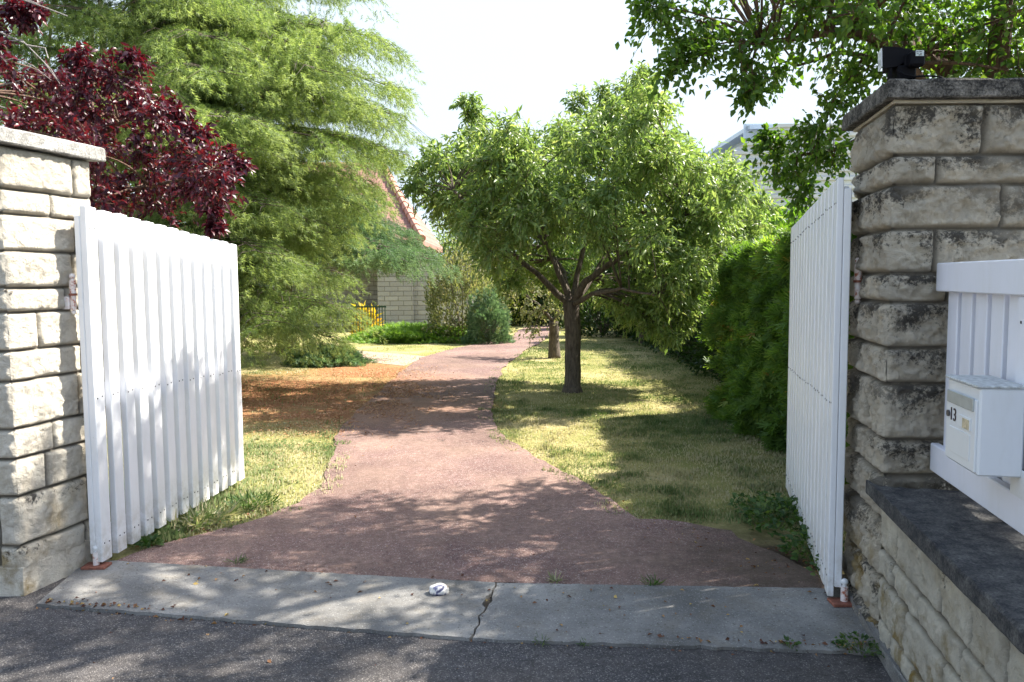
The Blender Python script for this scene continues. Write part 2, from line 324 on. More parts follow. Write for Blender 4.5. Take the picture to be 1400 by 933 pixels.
# ------------------------------------------------------------------ mesh helpers
def tag(o, label=None, cat=None, group=None, kind=None):
    if label: o['label'] = label
    if cat: o['category'] = cat
    if group: o['group'] = group
    if kind: o['kind'] = kind
    return o
def thing(name, label, cat, loc=(0, 0, 0), group=None):
    o = bpy.data.objects.new(name, None); COL.objects.link(o); o.location = loc; o.empty_display_size = 0.2
    return tag(o, label, cat, group)
def link(name, me, material, parent=None, smooth=False, pts_world=True):
    o = bpy.data.objects.new(name, me); COL.objects.link(o)
    mats = material if isinstance(material, (list, tuple)) else [material]
    for x in mats: me.materials.append(x)
    if parent is not None:
        o.parent = parent
        if pts_world: o.location = -Vector(parent.location)   # vertices are world positions
    if smooth: me.polygons.foreach_set('use_smooth', np.ones(len(me.polygons), bool))
    return o
class MB:
    def __init__(s): s.v = []; s.f = []; s.mi = []
    def add(s, vs, fs, mi=0):
        o = len(s.v); s.v += [tuple(x) for x in vs]; s.f += [tuple(i+o for i in f) for f in fs]; s.mi += [mi]*len(fs)
    def box(s, c, sx, sy, sz, X=Vector((1, 0, 0)), Y=Vector((0, 1, 0)), Z=Vector((0, 0, 1)), bev=0.0, mi=0):
        # centred box with optional chamfer (each corner split in three)
        c = Vector(c)
        if bev <= 0:
            vs = [c+X*(sx/2*i)+Y*(sy/2*j)+Z*(sz/2*k) for i in (-1, 1) for j in (-1, 1) for k in (-1, 1)]
            s.add(vs, [(0, 1, 3, 2), (4, 6, 7, 5), (0, 4, 5, 1), (2, 3, 7, 6), (0, 2, 6, 4), (1, 5, 7, 3)], mi); return
        b = bev; hx, hy, hz = sx/2, sy/2, sz/2; vs = []; idx = {}
        for i in (-1, 1):
            for j in (-1, 1):
                for k in (-1, 1):
                    for a, (dx, dy, dz) in enumerate(((0, b, b), (b, 0, b), (b, b, 0))):
                        idx[(i, j, k, a)] = len(vs)
                        vs.append(c+X*(i*(hx-dx))+Y*(j*(hy-dy))+Z*(k*(hz-dz)))
        fs = []
        def I(*t): return idx[t]
        for i in (-1, 1): fs.append([I(i, -1, -1, 0), I(i, 1, -1, 0), I(i, 1, 1, 0), I(i, -1, 1, 0)][::i])
        for j in (-1, 1): fs.append([I(-1, j, -1, 1), I(-1, j, 1, 1), I(1, j, 1, 1), I(1, j, -1, 1)][::j])
        for k in (-1, 1): fs.append([I(-1, -1, k, 2), I(1, -1, k, 2), I(1, 1, k, 2), I(-1, 1, k, 2)][::k])
        for i in (-1, 1):
            for j in (-1, 1): fs.append([I(i, j, -1, 0), I(i, j, -1, 1), I(i, j, 1, 1), I(i, j, 1, 0)])
            for k in (-1, 1): fs.append([I(i, -1, k, 0), I(i, 1, k, 0), I(i, 1, k, 2), I(i, -1, k, 2)])
            for j in (-1, 1):
                for k in (-1, 1): fs.append([I(i, j, k, 0), I(i, j, k, 1), I(i, j, k, 2)])
        for j in (-1, 1):
            for k in (-1, 1): fs.append([I(-1, j, k, 1), I(1, j, k, 1), I(1, j, k, 2), I(-1, j, k, 2)])
        s.add(vs, fs, mi)
    def tube(s, pts, radii, n=8, cap=True, mi=0):
        pts = [Vector(p) for p in pts]; rings = []; up = Vector((0.13, 0.21, 0.97)); base = len(s.v); vs = []; fs = []
        for i, p in enumerate(pts):
            t = (pts[min(i+1, len(pts)-1)]-pts[max(i-1, 0)]).normalized()
            a = t.cross(up)
            if a.length < 1e-3: a = t.cross(Vector((1, 0, 0)))
            a.normalize(); b = t.cross(a)
            r = radii[i] if isinstance(radii, (list, tuple)) else radii
            for k in range(n):
                an = 2*PI*k/n; vs.append(p+(a*math.cos(an)+b*math.sin(an))*r)
        for i in range(len(pts)-1):
            for k in range(n):
                fs.append((i*n+k, i*n+(k+1) % n, (i+1)*n+(k+1) % n, (i+1)*n+k))
        if cap: fs.append(tuple(range(n))[::-1]); fs.append(tuple((len(pts)-1)*n+k for k in range(n)))
        s.add(vs, fs, mi)
    def ball(s, c, r, n=12, m=8, sx=1, sy=1, sz=1, mi=0):
        c = Vector(c); vs = [c+Vector((0, 0, r*sz))]; fs = []
        for j in range(1, m):
            th = PI*j/m
            for k in range(n): ph = 2*PI*k/n; vs.append(c+Vector((r*sx*math.sin(th)*math.cos(ph), r*sy*math.sin(th)*math.sin(ph), r*sz*math.cos(th))))
        vs.append(c-Vector((0, 0, r*sz)))
        for k in range(n): fs.append((0, 1+k, 1+(k+1) % n)); fs.append((len(vs)-1, 1+(m-2)*n+(k+1) % n, 1+(m-2)*n+k))
        for j in range(m-2):
            for k in range(n): fs.append((1+j*n+k, 1+(j+1)*n+k, 1+(j+1)*n+(k+1) % n, 1+j*n+(k+1) % n))
        s.add(vs, fs, mi)
    def build(s, name, material, parent=None, smooth=False):
        me = bpy.data.meshes.new(name); me.from_pydata(s.v, [], s.f)
        o = link(name, me, material, parent, smooth)
        if any(s.mi): me.polygons.foreach_set('material_index', s.mi)
        me.update(); return o
def np_mesh(name, V, F, rnd=None):
    me = bpy.data.meshes.new(name); V = np.asarray(V, np.float32); F = np.asarray(F, np.int32)
    nf, k = F.shape
    me.vertices.add(len(V)); me.vertices.foreach_set('co', V.ravel())
    me.loops.add(nf*k); me.loops.foreach_set('vertex_index', F.ravel())
    me.polygons.add(nf); me.polygons.foreach_set('loop_start', np.arange(0, nf*k, k, dtype=np.int32))
    me.polygons.foreach_set('loop_total', np.full(nf, k, np.int32))
    if rnd is not None:
        a = me.attributes.new('rnd', 'FLOAT', 'POINT'); a.data.foreach_set('value', np.asarray(rnd, np.float32))
    me.update(calc_edges=True); return me
def frames(d, roll):
    d = d/np.linalg.norm(d, axis=1, keepdims=True)
    up = np.tile(np.array([[0, 0, 1.]]), (len(d), 1)); par = np.abs(d[:, 2]) > 0.97; up[par] = [1, 0, 0]
    x = np.cross(up, d); x /= np.linalg.norm(x, axis=1, keepdims=True); n = np.cross(d, x)
    c, s_ = np.cos(roll)[:, None], np.sin(roll)[:, None]
    x2 = x*c+n*s_; n2 = -x*s_+n*c
    return np.stack([x2, d, n2], axis=2)      # columns x (width), y (length), z (normal)
def stamp(tv, tf, P, D, roll, S, rnd):
    """copies of a small template: P positions, D length directions, S scales"""
    R = frames(D, roll); S = np.asarray(S)
    if S.ndim == 1: S = S[:, None]
    V = P[:, None, :]+np.einsum('nij,mj->nmi', R, tv)*S[:, :, None] if False else P[:, None, :]+np.einsum('nij,mj->nmi', R, tv)*S[:, None, :]
    n, m = len(P), len(tv)
    F = (tf[None]+(np.arange(n)*m)[:, None, None]).reshape(-1, tf.shape[1])
    return V.reshape(-1, 3), F, np.repeat(rnd, m)
def leaf_template(w, droop=0.15, fold=0.22):
    v = np.array([[0, 0, 0], [w*0.5, 0.42, w*fold], [0, 0.45, 0], [-w*0.5, 0.42, w*fold], [w*0.30, 0.75, w*fold*.6-droop*.5], [0, 1, -droop], [-w*0.30, 0.75, w*fold*.6-droop*.5], [0, 0.74, -droop*0.45]], float)
    f = np.array([[0, 1, 2, 2], [0, 2, 3, 3]])
    f = np.array([[0, 1, 2], [0, 2, 3], [2, 1, 4], [2, 4, 7], [2, 7, 6], [2, 6, 3], [7, 4, 5], [7, 5, 6]])
    return v, f
def small_leaf(w, fold=0.2):
    return np.array([[0, 0, 0], [w*.5, .5, w*fold], [0, 1, -.1], [-w*.5, .5, w*fold]], float), np.array([[0, 1, 2], [0, 2, 3]])
def needle_template(n=8, spread=0.55, w=0.07):
    vs = []; fs = []
    for i in range(n):
        a = 2*PI*i/n*1.0+0.4*i; y0 = 0.75*(i/n); l = 0.42
        dx, dz = math.cos(a)*spread, math.sin(a)*spread
        px, pz = -math.sin(a)*w, math.cos(a)*w
        b = len(vs); vs += [[px, y0, pz], [-px, y0, -pz], [dx, y0+l, dz]]; fs.append([b, b+1, b+2])
    return np.array(vs), np.array(fs)
def rndvec(n): 
    v = rng.normal(size=(n, 3)); return v/np.linalg.norm(v, axis=1, keepdims=True)

# ------------------------------------------------------------------ key points
gLn, gLf = G(140.6, 769.5, .06), G(334.7, 653.8, .06)       # left gate, slat face foot near / far
gRn, gRf = G(1131, 815, .06), G(1074, 666.3, .06)
def height_at(p, v):                                         # height over p that shows at row v
    lo, hi = -1, 6
    for _ in range(40):
        mid = (lo+hi)/2
        if pix((p.x, p.y, mid))[1] > v: lo = mid
        else: hi = mid
    return lo
hLn, hLf, hRn, hRf = height_at(gLn, 281), height_at(gLf, 334.8), height_at(gRn, 242), height_at(gRf, 312)
print('gates', gLn, gLf, (gLf-gLn).length, gRn, gRf, (gRf-gRn).length, hLn, hLf, hRn, hRf)
# walls: corner (foot) and far end of each entrance face
rdir = Vector((0.180, 0.984, 0)).normalized(); RC = Vector((1.555, 3.29, 0)); RFAR = RC+rdir*0.64
ldir = Vector((0.249, 0.968, 0)).normalized(); LC = Vector((-2.43, 3.95, 0))-ldir*.08; LFAR = LC+ldir*0.58
COURSES = [.205, .12, .18, .18, .12, .19, .15, .235, .15, .19, .25]

# ------------------------------------------------------------------ ground, road, drive, slab
def noisy_poly(pts, step=0.12, amp=0.05, seed=0, closed=True, fixed=()):
    out = []
    n = len(pts)
    for i in range(n if closed else n-1):
        a, b = Vector(pts[i]), Vector(pts[(i+1) % n]); k = max(1, int((b-a).length/step))
        if i in fixed or (b-a).length > 30: k = 1
        for j in range(k):
            p = a.lerp(b, j/k)
            if k > 1 and j > 0:
                nv = noise.noise_vector(Vector((p.x*2.3+seed, p.y*2.3, 0.7))); nv2 = noise.noise_vector(Vector((p.x*11+seed, p.y*11, 3.1)))
                p = p+Vector((nv.x, nv.y, 0))*amp*1.6+Vector((nv2.x, nv2.y, 0))*amp*0.7
            out.append(p)
    return out
def sheet(name, pts, z, m_, thick=0.0, holes=None):
    import bmesh
    bm = bmesh.new(); vs = [bm.verts.new((p[0], p[1], z)) for p in pts]
    es = [bm.edges.new((vs[i], vs[(i+1) % len(vs)])) for i in range(len(vs))]
    bmesh.ops.triangle_fill(bm, edges=es, use_beauty=True)
    for f in bm.faces:
        f.normal_update()
        if f.normal.z < 0: f.normal_flip()
    if thick:
        r = bmesh.ops.extrude_edge_only(bm, edges=[e for e in bm.edges if e.is_boundary])
        for g in r['geom']:
            if isinstance(g, bmesh.types.BMVert): g.co.z -= thick
        bmesh.ops.recalc_face_normals(bm, faces=bm.faces)
    me = bpy.data.meshes.new(name); bm.to_mesh(me); bm.free()
    return tag(link(name, me, m_), kind='structure')
sheet('ground', [(-400, -60), (400, -60), (400, 600), (-400, 600)], 0.0, M['ground'])
sFL, sFR, sBR, sBL = G(50, 826, .03), G(1196, 893, .03), G(1140, 806, .03), G(158, 765, .03)
sFL = sFL+Vector((.0, .0, 0)); sBR = sBR+Vector((.25, .0, 0)); sBL = sBL+Vector((-.15, .0, 0)); sFR = sFR+Vector((.1, 0, 0))
rd = (sFR-sFL).normalized()
sheet('road', [Vector((-60, 4.12, 0)), Vector((-2.55, 4.12, 0)), Vector((-2.36, 4.10, 0)), sFL+Vector((0, .05, 0)), sFR+Vector((0, .03, 0)), sFR+rd*1.2, (60, sFR.y-.1, 0), (60, -12, 0), (-60, -12, 0)], .016, M['road'])
ck_b, ck_f = G(678, 797, .03), G(645, 873, .03)
def crack(side):
    pts = []
    for i in range(15):
        p = ck_b.lerp(ck_f, i/14)
        w = 0.003+0.007*abs(noise.noise(Vector((i*.9, 2.2, 0))))+(0.012 if 4 <= i <= 6 else 0)
        p = p+Vector((0.02*noise.noise(Vector((i*.6, 0, 5)))+0.012*noise.noise(Vector((i*1.9, 0, 9))) + side*w, 0, 0)); pts.append(p)
    return pts
def edge(a, b, n, amp, seed):
    return [a.lerp(b, i/n)+Vector((0, amp*noise.noise(Vector((i*.5+seed, 0, 0)))+amp*.6*noise.noise(Vector((i*2.1+seed, 4, 0))), 0)) for i in range(1, n)]
sheet('threshold_slab', [sBL]+edge(sBL, ck_b, 60, .010, 3)+crack(-1)+edge(ck_f, sFL, 60, .014, 8)+[sFL], .032, M['slab'], .04)
sheet('threshold_slab', [sBR]+[sFR]+edge(sFR, ck_f, 60, .014, 21)+crack(1)[::-1]+edge(ck_b, sBR, 60, .010, 5), .030, M['slab'], .04)
sheet('joint_soil', [sBL+Vector((0, .025, 0)), sBR+Vector((0, .025, 0)), sFR+Vector((0, -.018, 0)), sFL+Vector((0, -.018, 0))], .0145, simple('joint_soil', (0.06, 0.045, 0.03), 1.0, 0, .5, 60, .6))
Lp = [(140, 780), (215, 748), (300, 726), (372, 706), (408, 690), (440, 668), (450, 640), (456, 610), (468, 585), (494, 558), (522, 532), (550, 507), (574, 490), (625, 476), (668, 468), (700, 462), (708, 452)]
Rp = [(1190, 822), (1110, 785), (1060, 758), (1000, 728), (935, 716), (872, 712), (835, 684), (790, 655), (745, 632), (700, 606), (680, 585), (672, 560), (678, 525), (692, 500), (715, 482), (745, 466), (756, 452)]
Lw = [G(*p, .008) for p in Lp]; Rw = [G(*p, .008) for p in Rp]
far = [Vector((Lw[-1].x+1.5, Lw[-1].y+8, 0)), Vector((Rw[-1].x+3.0, Rw[-1].y+7, 0))]
dp = noisy_poly([p for p in Lw]+far+Rw[::-1], .10, .035, 1, True)
sheet('driveway', dp, .020, M['drive'])
sheet('path', noisy_poly([G(430, 487), G(552, 501), G(585, 488), G(470, 478)], .3, .02, 4), .0065, M['brickpath'])

# grass blades -------------------------------------------------------
from mathutils.geometry import tessellate_polygon
dpx = np.array([[p.x, p.y] for p in dp])
def inside(X, Y, poly):
    c = np.zeros(len(X), bool); n = len(poly); j = n-1
    for i in range(n):
        xi, yi = poly[i]; xj, yj = poly[j]
        t = ((yi > Y) != (yj > Y)) & (X < (xj-xi)*(Y-yi)/(yj-yi+1e-12)+xi)
        c ^= t; j = i
    return c
def field(n, x0, x1, y0, y1, keep):
    X = rng.uniform(x0, x1, n); Y = rng.uniform(y0, y1, n); k = keep(X, Y); return X[k], Y[k]
def n2(X, Y, s, o=0): return np.array([noise.noise(Vector((x*s+o, y*s, 1.3))) for x, y in zip(X, Y)])
def keepg(X, Y):
    ins = inside(X, Y, dpx); near = np.zeros(len(X), bool)
    for dx_, dy_ in ((.16, 0), (-.16, 0), (.07, 0), (-.07, 0)): near |= ~inside(X+dx_, Y+dy_, dpx)
    nz_ = np.zeros(len(X)); idx = np.where(ins & near)[0]
    for i_ in idx: nz_[i_] = noise.noise(Vector((X[i_]*3.1, Y[i_]*3.1, 4)))+.5*noise.noise(Vector((X[i_]*11, Y[i_]*11, 6)))
    return (~ins) | (ins & near & (nz_ > .08) & (rng.random(len(X)) < .7))
Xs, Ys = [], []
for (n, x0, x1, y0, y1) in ((42000, -3.4, -.4, 4.6, 7.6), (78000, -.6, 3.0, 4.4, 9.5), (40000, -4.6, .2, 7.6, 14), (40000, 0, 3.5, 9.5, 20), (12000, -6, 1, 14, 24)):
    X, Y = field(n, x0, x1, y0, y1, keepg); Xs.append(X); Ys.append(Y)
X = np.concatenate(Xs); Y = np.concatenate(Ys)
den = n2(X, Y, 1.1); den2 = n2(X, Y, 4.0, 7)
lit = (np.hypot(X+3.6, Y-10.8) < 2.4) | (np.hypot(X+1.9, Y-9.8) < 1.1) | (np.hypot(X+2.4, Y-13.6) < 1.2)
k = (den*.6+den2*.5+rng.uniform(-.5, .5, len(X)) > -.25) & ~(lit & (rng.random(len(X)) < .88)) & ~(np.hypot(X-1.3, Y-4.3) < .7)
X, Y, den, den2 = X[k], Y[k], den[k], den2[k]
n = len(X); P = np.stack([X, Y, np.full(n, .004)], 1); D = np.stack([rng.normal(0, .75, n), rng.normal(0, .75, n), np.ones(n)], 1)
tv = np.array([[-.5, 0, 0], [.5, 0, 0], [.3, .6, .05], [0, 1, .2]]); tf = np.array([[0, 1, 2], [0, 2, 3]])
tall = np.clip((X+1.3)*-1, 0, 1)*(Y < 6.2)                       # longer tufts by the left gate
L = rng.uniform(.012, .030, n)*(1+1.3*np.clip(den2, 0, 1))*(1+1.1*tall*rng.random(n))
L = L+.012*inside(X, Y, dpx); S = np.stack([rng.uniform(.004, .007, n)*np.clip(Y/6, 1, 2), L, L], 1)
den3 = n2(X, Y, 9.0, 3); r = np.clip(.60-den*.75-den2*.35-den3*.3+rng.normal(0, .2, n)-.35*tall, 0, 1)
V, F_, R_ = stamp(tv, tf, P, D, rng.uniform(0, 6.28, n), S, r)
tag(link('grass', np_mesh('grass', V, F_, R_), M['blade']), 'short dry straw and green grass either side of the drive', 'grass', kind='stuff')
# fallen leaves and needle scraps
tv, tf = small_leaf(.6, .3)
def litter(name, label, zones, m_, size=(.012, .03)):
    Ps = []
    for (n, a, b, sp) in zones:
        t = rng.random(n)[:, None]; p = np.array(a[:2])[None]*(1-t)+np.array(b[:2])[None]*t+rng.normal(0, sp, (n, 2)); Ps.append(p)
    p = np.concatenate(Ps); n = len(p)
    z = np.full((n, 1), .014); s = inside(p[:, 0], p[:, 1], np.array([[q.x, q.y] for q in (sBL, sBR, sFR, sFL)])); z[s] = .036
    D = np.concatenate([rng.normal(size=(n, 2)), rng.uniform(-.1, .35, (n, 1))], 1)
    L = rng.uniform(*size, n); V, F2, R2 = stamp(tv, tf, np.concatenate([p, z], 1), D, rng.normal(0, .6, n), np.stack([L, L, L], 1), rng.random(n))
    return tag(link(name, np_mesh(name, V, F2, R2), m_), label, 'leaf litter', kind='stuff')
litter('leaf_litter', 'scattered dead brown leaves along slab edges and drive margins', [
    (150, G(60, 832), G(330, 856), .022), (60, G(330, 856), G(650, 880), .02), (160, G(650, 878), G(1190, 896), .025), (160, G(170, 765), G(380, 700), .08),
    (140, G(870, 716), G(1120, 790), .10), (160, G(1000, 760), G(1130, 800), .16), (100, G(680, 600), G(860, 705), .06), (60, G(0, 900), G(1200, 925), .35), (70, G(400, 740), G(1000, 740), .5), (50, G(200, 790), G(1100, 850), .1), (120, G(470, 660), G(560, 500), .1)], M['dead_leaf'])

# orange needle litter under the cedar, drifting onto the drive
nn_ = 26000; a_ = rng.integers(0, 4, nn_); cx_ = np.array([-3.4, -2.0, -1.6, -2.3])[a_]; cy_ = np.array([10.6, 9.4, 10.8, 12.8])[a_]
X = cx_+rng.normal(0, np.array([1.0, .5, .45, .5])[a_]); Y = cy_+rng.normal(0, np.array([1.1, .9, .8, 1.0])[a_])
kp_ = (n2(X, Y, 2.2, 5)+.6*n2(X, Y, 7, 9) > -.12); X, Y = X[kp_], Y[kp_]; n = len(X)
D = np.stack([rng.normal(size=n), rng.normal(size=n), rng.uniform(-.05, .4, n)], 1); L = rng.uniform(.015, .045, n)
V, F2, R2 = stamp(np.array([[-.12, 0, 0], [.12, 0, 0], [0, 1, .05]]), np.array([[0, 1, 2]]), np.stack([X, Y, np.full(n, .023)], 1), D, rng.normal(0, .5, n), np.stack([L, L, L], 1), rng.random(n))
M['needle_litter'] = foliage('needle_litter', [(0.0, (0.20, 0.085, 0.04)), (0.6, (0.42, 0.21, 0.11)), (1.0, (0.60, 0.38, 0.22))], 0.1, 0.9)
tag(link('needle_litter', np_mesh('needle_litter', V, F2, R2), M['needle_litter']), 'orange brown needle litter under the cedar and on the drive edge', 'needle litter', kind='stuff')

# ------------------------------------------------------------------ stone walls
def wall_faces(name, faces, m_, parent, seed, res=.0075, rel=.6):
    """faces: (origin at foot, along dir, normal, length, z0, z1, corner_start, corner_end); rock-faced blocks as one relief"""
    Vs, Fs, Cs = [], [], []; off = 0
    for fi, (o, d, nrm, Lh, z0, z1, cs, ce, ztop) in enumerate(faces):
        nu, nv = max(2, int(Lh/res)), max(2, int((z1-z0)/res))
        # layout: courses from the top down
        rows = []; z = ztop; r_ = random.Random(seed)
        for ci in range(30):
            h = COURSES[ci % len(COURSES)]; rows.append((z-h, z)); z -= h
            if z < z0-.3: break
        splits = []
        for ri, row in enumerate(rows):
            rr = random.Random(seed*31+ri*7+fi*101); xs = [0.0]; x = rr.choice((.18, .3, .42)) if ri % 2 else rr.choice((.24, .45, .36))
            while x < Lh-.08: xs.append(x); x += rr.uniform(.24, .52)
            xs.append(Lh); splits.append((xs, [rr.random() for _ in xs], [rr.uniform(-.4, 1) for _ in xs]))
        for j in range(nv+1):
            zz = z0+(z1-z0)*j/nv
            for i in range(nu+1):
                s = Lh*i/nu
                wz = zz+.005*noise.noise(Vector((s*6, zz*3, seed))); ws = s+.005*noise.noise(Vector((s*3, zz*8, seed+4)))
                ri = 0
                for q, (a, b) in enumerate(rows):
                    if wz >= a: ri = q; break
                else: ri = len(rows)-1
                a, b = rows[ri]; xs, rv, tl = splits[ri]
                bi = 0
                while bi < len(xs)-2 and ws > xs[bi+1]: bi += 1
                x0, x1 = xs[bi], xs[bi+1]
                e0 = 1e9 if (bi == 0 and cs) else ws-x0; e1 = 1e9 if (bi == len(xs)-2 and ce) else x1-ws
                dz = min(wz-a, b-wz); dj = min(dz, e0, e1)
                joint = 1-min(1, max(0, (dj-.004)/.007))
                # rock face bulge
                p = Vector((s, zz, seed*3.7+fi*11))
                rough = (.5-abs(noise.noise(p*5.5+Vector((rv[bi]*30, 0, 0)))))*.030+(.4-abs(noise.noise(p*13+Vector((rv[bi]*30, 0, 0)))))*.016+noise.fractal(p*22, .6, 2.1, 6)*.016
                edge_d = min(dz, e0, e1, (ws+.006 if cs else 9), (Lh-ws+.006 if ce else 9))
                k = min(1, max(0, (edge_d-.007)/.016)); k = k**.7
                h = (.004+rough*rel+.008*(rv[bi]-.4)+.008*tl[bi]*((wz-a)/(b-a)-.5))*k - .017*joint
                pos = Vector(o)+Vector(d)*s+Vector(nrm)*h; pos.z = zz
                if joint > 0 and ((cs and i == 0) or (ce and i == nu)):
                    pos += (Vector(d) if i == 0 else -Vector(d))*.017*joint
                Vs.append(pos[:]); Cs.append((rv[bi], joint, (wz-a)/(b-a), 1))
        for j in range(nv):
            for i in range(nu):
                q = off+j*(nu+1)+i; Fs.append((q, q+1, q+nu+2, q+nu+1))
        off += (nu+1)*(nv+1)
    F = np.array(Fs); V = np.array(Vs)
    me = np_mesh(name, V, F); ca = me.color_attributes.new('Blk', 'FLOAT_COLOR', 'POINT')
    ca.data.foreach_set('color', np.array(Cs, np.float32).ravel())
    return link(name, me, m_, parent, True)
def slab_on(mb, pts, z0, z1, chip=0.004, seg=.04, seed=0):
    """prism with slightly irregular, softened edges"""
    ring = []
    n = len(pts)
    for i in range(n):
        a, b = Vector(pts[i]), Vector(pts[(i+1) % n]); k = max(2, int((b-a).length/seg))
        for j in range(k): ring.append((a.lerp(b, j/k), j == 0))
    c = sum((p for p, _ in ring), Vector())/len(ring)
    lev = [(z0, 0.004), (z0+.006, 0), (z1-.008, 0), (z1, .008)]
    vs = []; m_ = len(ring)
    for li, (z, ins) in enumerate(lev):
        for p, cor in ring:
            q = p+(c-p).normalized()*ins; w = chip*noise.noise(Vector((p.x*9+seed, p.y*9, z*20)))*1.2+chip*.8*noise.noise(Vector((p.x*40+seed, p.y*40, z*40)))
            q = q+(c-p).normalized()*abs(w)*1.5
            vs.append((q.x, q.y, z+(w if li == 3 else w*.5)))
    fs = []
    for li in range(3):
        for i in range(m_): j = (i+1) % m_; fs.append((li*m_+i, li*m_+j, (li+1)*m_+j, (li+1)*m_+i))
    fs.append(tuple(3*m_+i for i in range(m_))); fs.append(tuple(range(m_))[::-1])
    mb.add(vs, fs)
up = Vector((0, 0, 1))
XR = Vector((1, 0, 0))
# right pillar
rt = 2.275
pr = thing('gate_pillar', 'tall blackened stone gate pillar behind the letterbox, floodlight on top', 'pillar', RC)
nR = Vector((-rdir.y, rdir.x, 0))
wall_faces('stonework', [
    (RFAR, -rdir, nR, .64, .0, rt, False, True, rt),
    (RC, XR, Vector((0, -1, 0)), 1.0, .60, rt, True, False, rt)], M['stone_right'], pr, 3, .0075, 1.05)
mb = MB(); q = [RC+Vector((.05, .04, 0)), RC+Vector((.97, .04, 0)), RFAR+Vector((.9, -.03, 0)), RFAR+Vector((.04, -.03, 0))]
mb.add([Vector((p.x, p.y, z)) for z in (0, rt) for p in q], [(0, 1, 5, 4), (1, 2, 6, 5), (2, 3, 7, 6), (3, 0, 4, 7), (4, 5, 6, 7)]); mb.build('core', M['stone_low'], pr)
ov = .055
mb = MB(); slab_on(mb, [RC+Vector((-ov, -ov, 0)), RC+Vector((1.05, -ov, 0)), RFAR+Vector((.95, ov, 0)), RFAR+Vector((-ov*.9, ov, 0))], rt+.012, rt+.085, .005, .02, 1)
mb.build('coping', M['cap_right'], pr)
mb = MB(); slab_on(mb, [RC+Vector((-.012, -.012, 0)), RC+Vector((1.0, -.012, 0)), RFAR+Vector((.9, .012, 0)), RFAR+Vector((-.012, .012, 0))], rt-.002, rt+.014, .002, .04, 2)
mb.build('mortar_bed', M['stone_low'], pr)
# left pillar
lt = 2.235
pl = thing('gate_pillar', 'sunlit pale stone gate pillar on the left with a thin grey coping', 'pillar', LC)
nL = Vector((ldir.y, -ldir.x, 0))
wall_faces('stonework', [
    (LC, ldir, nL, .58, .16, lt, True, False, lt),
    (LC-XR*1.2, XR, Vector((0, -1, 0)), 1.2, .16, lt, False, True, lt)], M['stone_left'], pl, 9, .0075, .42)
mb = MB(); q = [LC+Vector((-.05, .04, 0)), LFAR+Vector((-.03, -.001, 0)), LFAR+Vector((-1.2, -.001, 0)), LC+Vector((-1.19, .04, 0))]
mb.add([Vector((p.x, p.y, z)) for z in (0, lt) for p in q], [(0, 1, 5, 4), (1, 2, 6, 5), (2, 3, 7, 6), (3, 0, 4, 7), (4, 5, 6, 7)]); mb.build('core', M['stone_left'], pl)
mb = MB(); slab_on(mb, [LC+Vector((ov*.8, -ov, 0)), LFAR+Vector((ov*1.1, ov, 0)), LFAR+Vector((-1.3, ov, 0)), LC+Vector((-1.3, -ov, 0))], lt+.004, lt+.078, .003, .02, 5)
mb.build('coping', M['cap_left'], pl)
mb = MB(); slab_on(mb, [LC+Vector((.012, -.012, 0)), LFAR+Vector((.012, .0, 0)), LFAR+Vector((-1.2, .0, 0)), LC+Vector((-1.2, -.012, 0))], -.01, .165, .006, .03, 7)
mb.build('plinth', M['stone_left'], pl)
# low street wall
lw = thing('low_wall', 'low stone street wall under a dark coping, carrying the white fence', 'wall', RC)
LEN = 3.2; RS = RC-rdir*LEN; cz = .645
wall_faces('stonework', [(RC, -rdir, nR, LEN, .0, cz, False, False, cz)], M['stone_low'], lw, 21, .009, .5)
inw = Vector((rdir.y, -rdir.x, 0))
mb = MB(); q = [RC+inw*.03, RS+inw*.03, RS+inw*.42, RC+inw*.42-Vector((0, .02, 0))]
mb.add([Vector((p.x, p.y-.004, z)) for z in (0, cz) for p in q], [(0, 1, 5, 4), (1, 2, 6, 5), (2, 3, 7, 6), (3, 0, 4, 7), (4, 5, 6, 7)]); mb.build('core', M['stone_low'], lw)
mb = MB(); slab_on(mb, [RC-inw*.05-rdir*.012+rdir*.09, RS-inw*.05, RS+inw*.5, RC+inw*.5+Vector((0, -.12, 0)), RC+Vector((.012, -.022, 0)), RC+Vector((-.02, .0, 0))], cz+.002, cz+.062, .006, .02, 9)
mb.build('coping', M['cap_low'], lw)
mb = MB(); slab_on(mb, [RFAR-inw*.03, RS-inw*.045, RS+inw*.01, RFAR+inw*.01], -.01, .07, .012, .03, 13); mb.build('footing', M['slab'], lw)

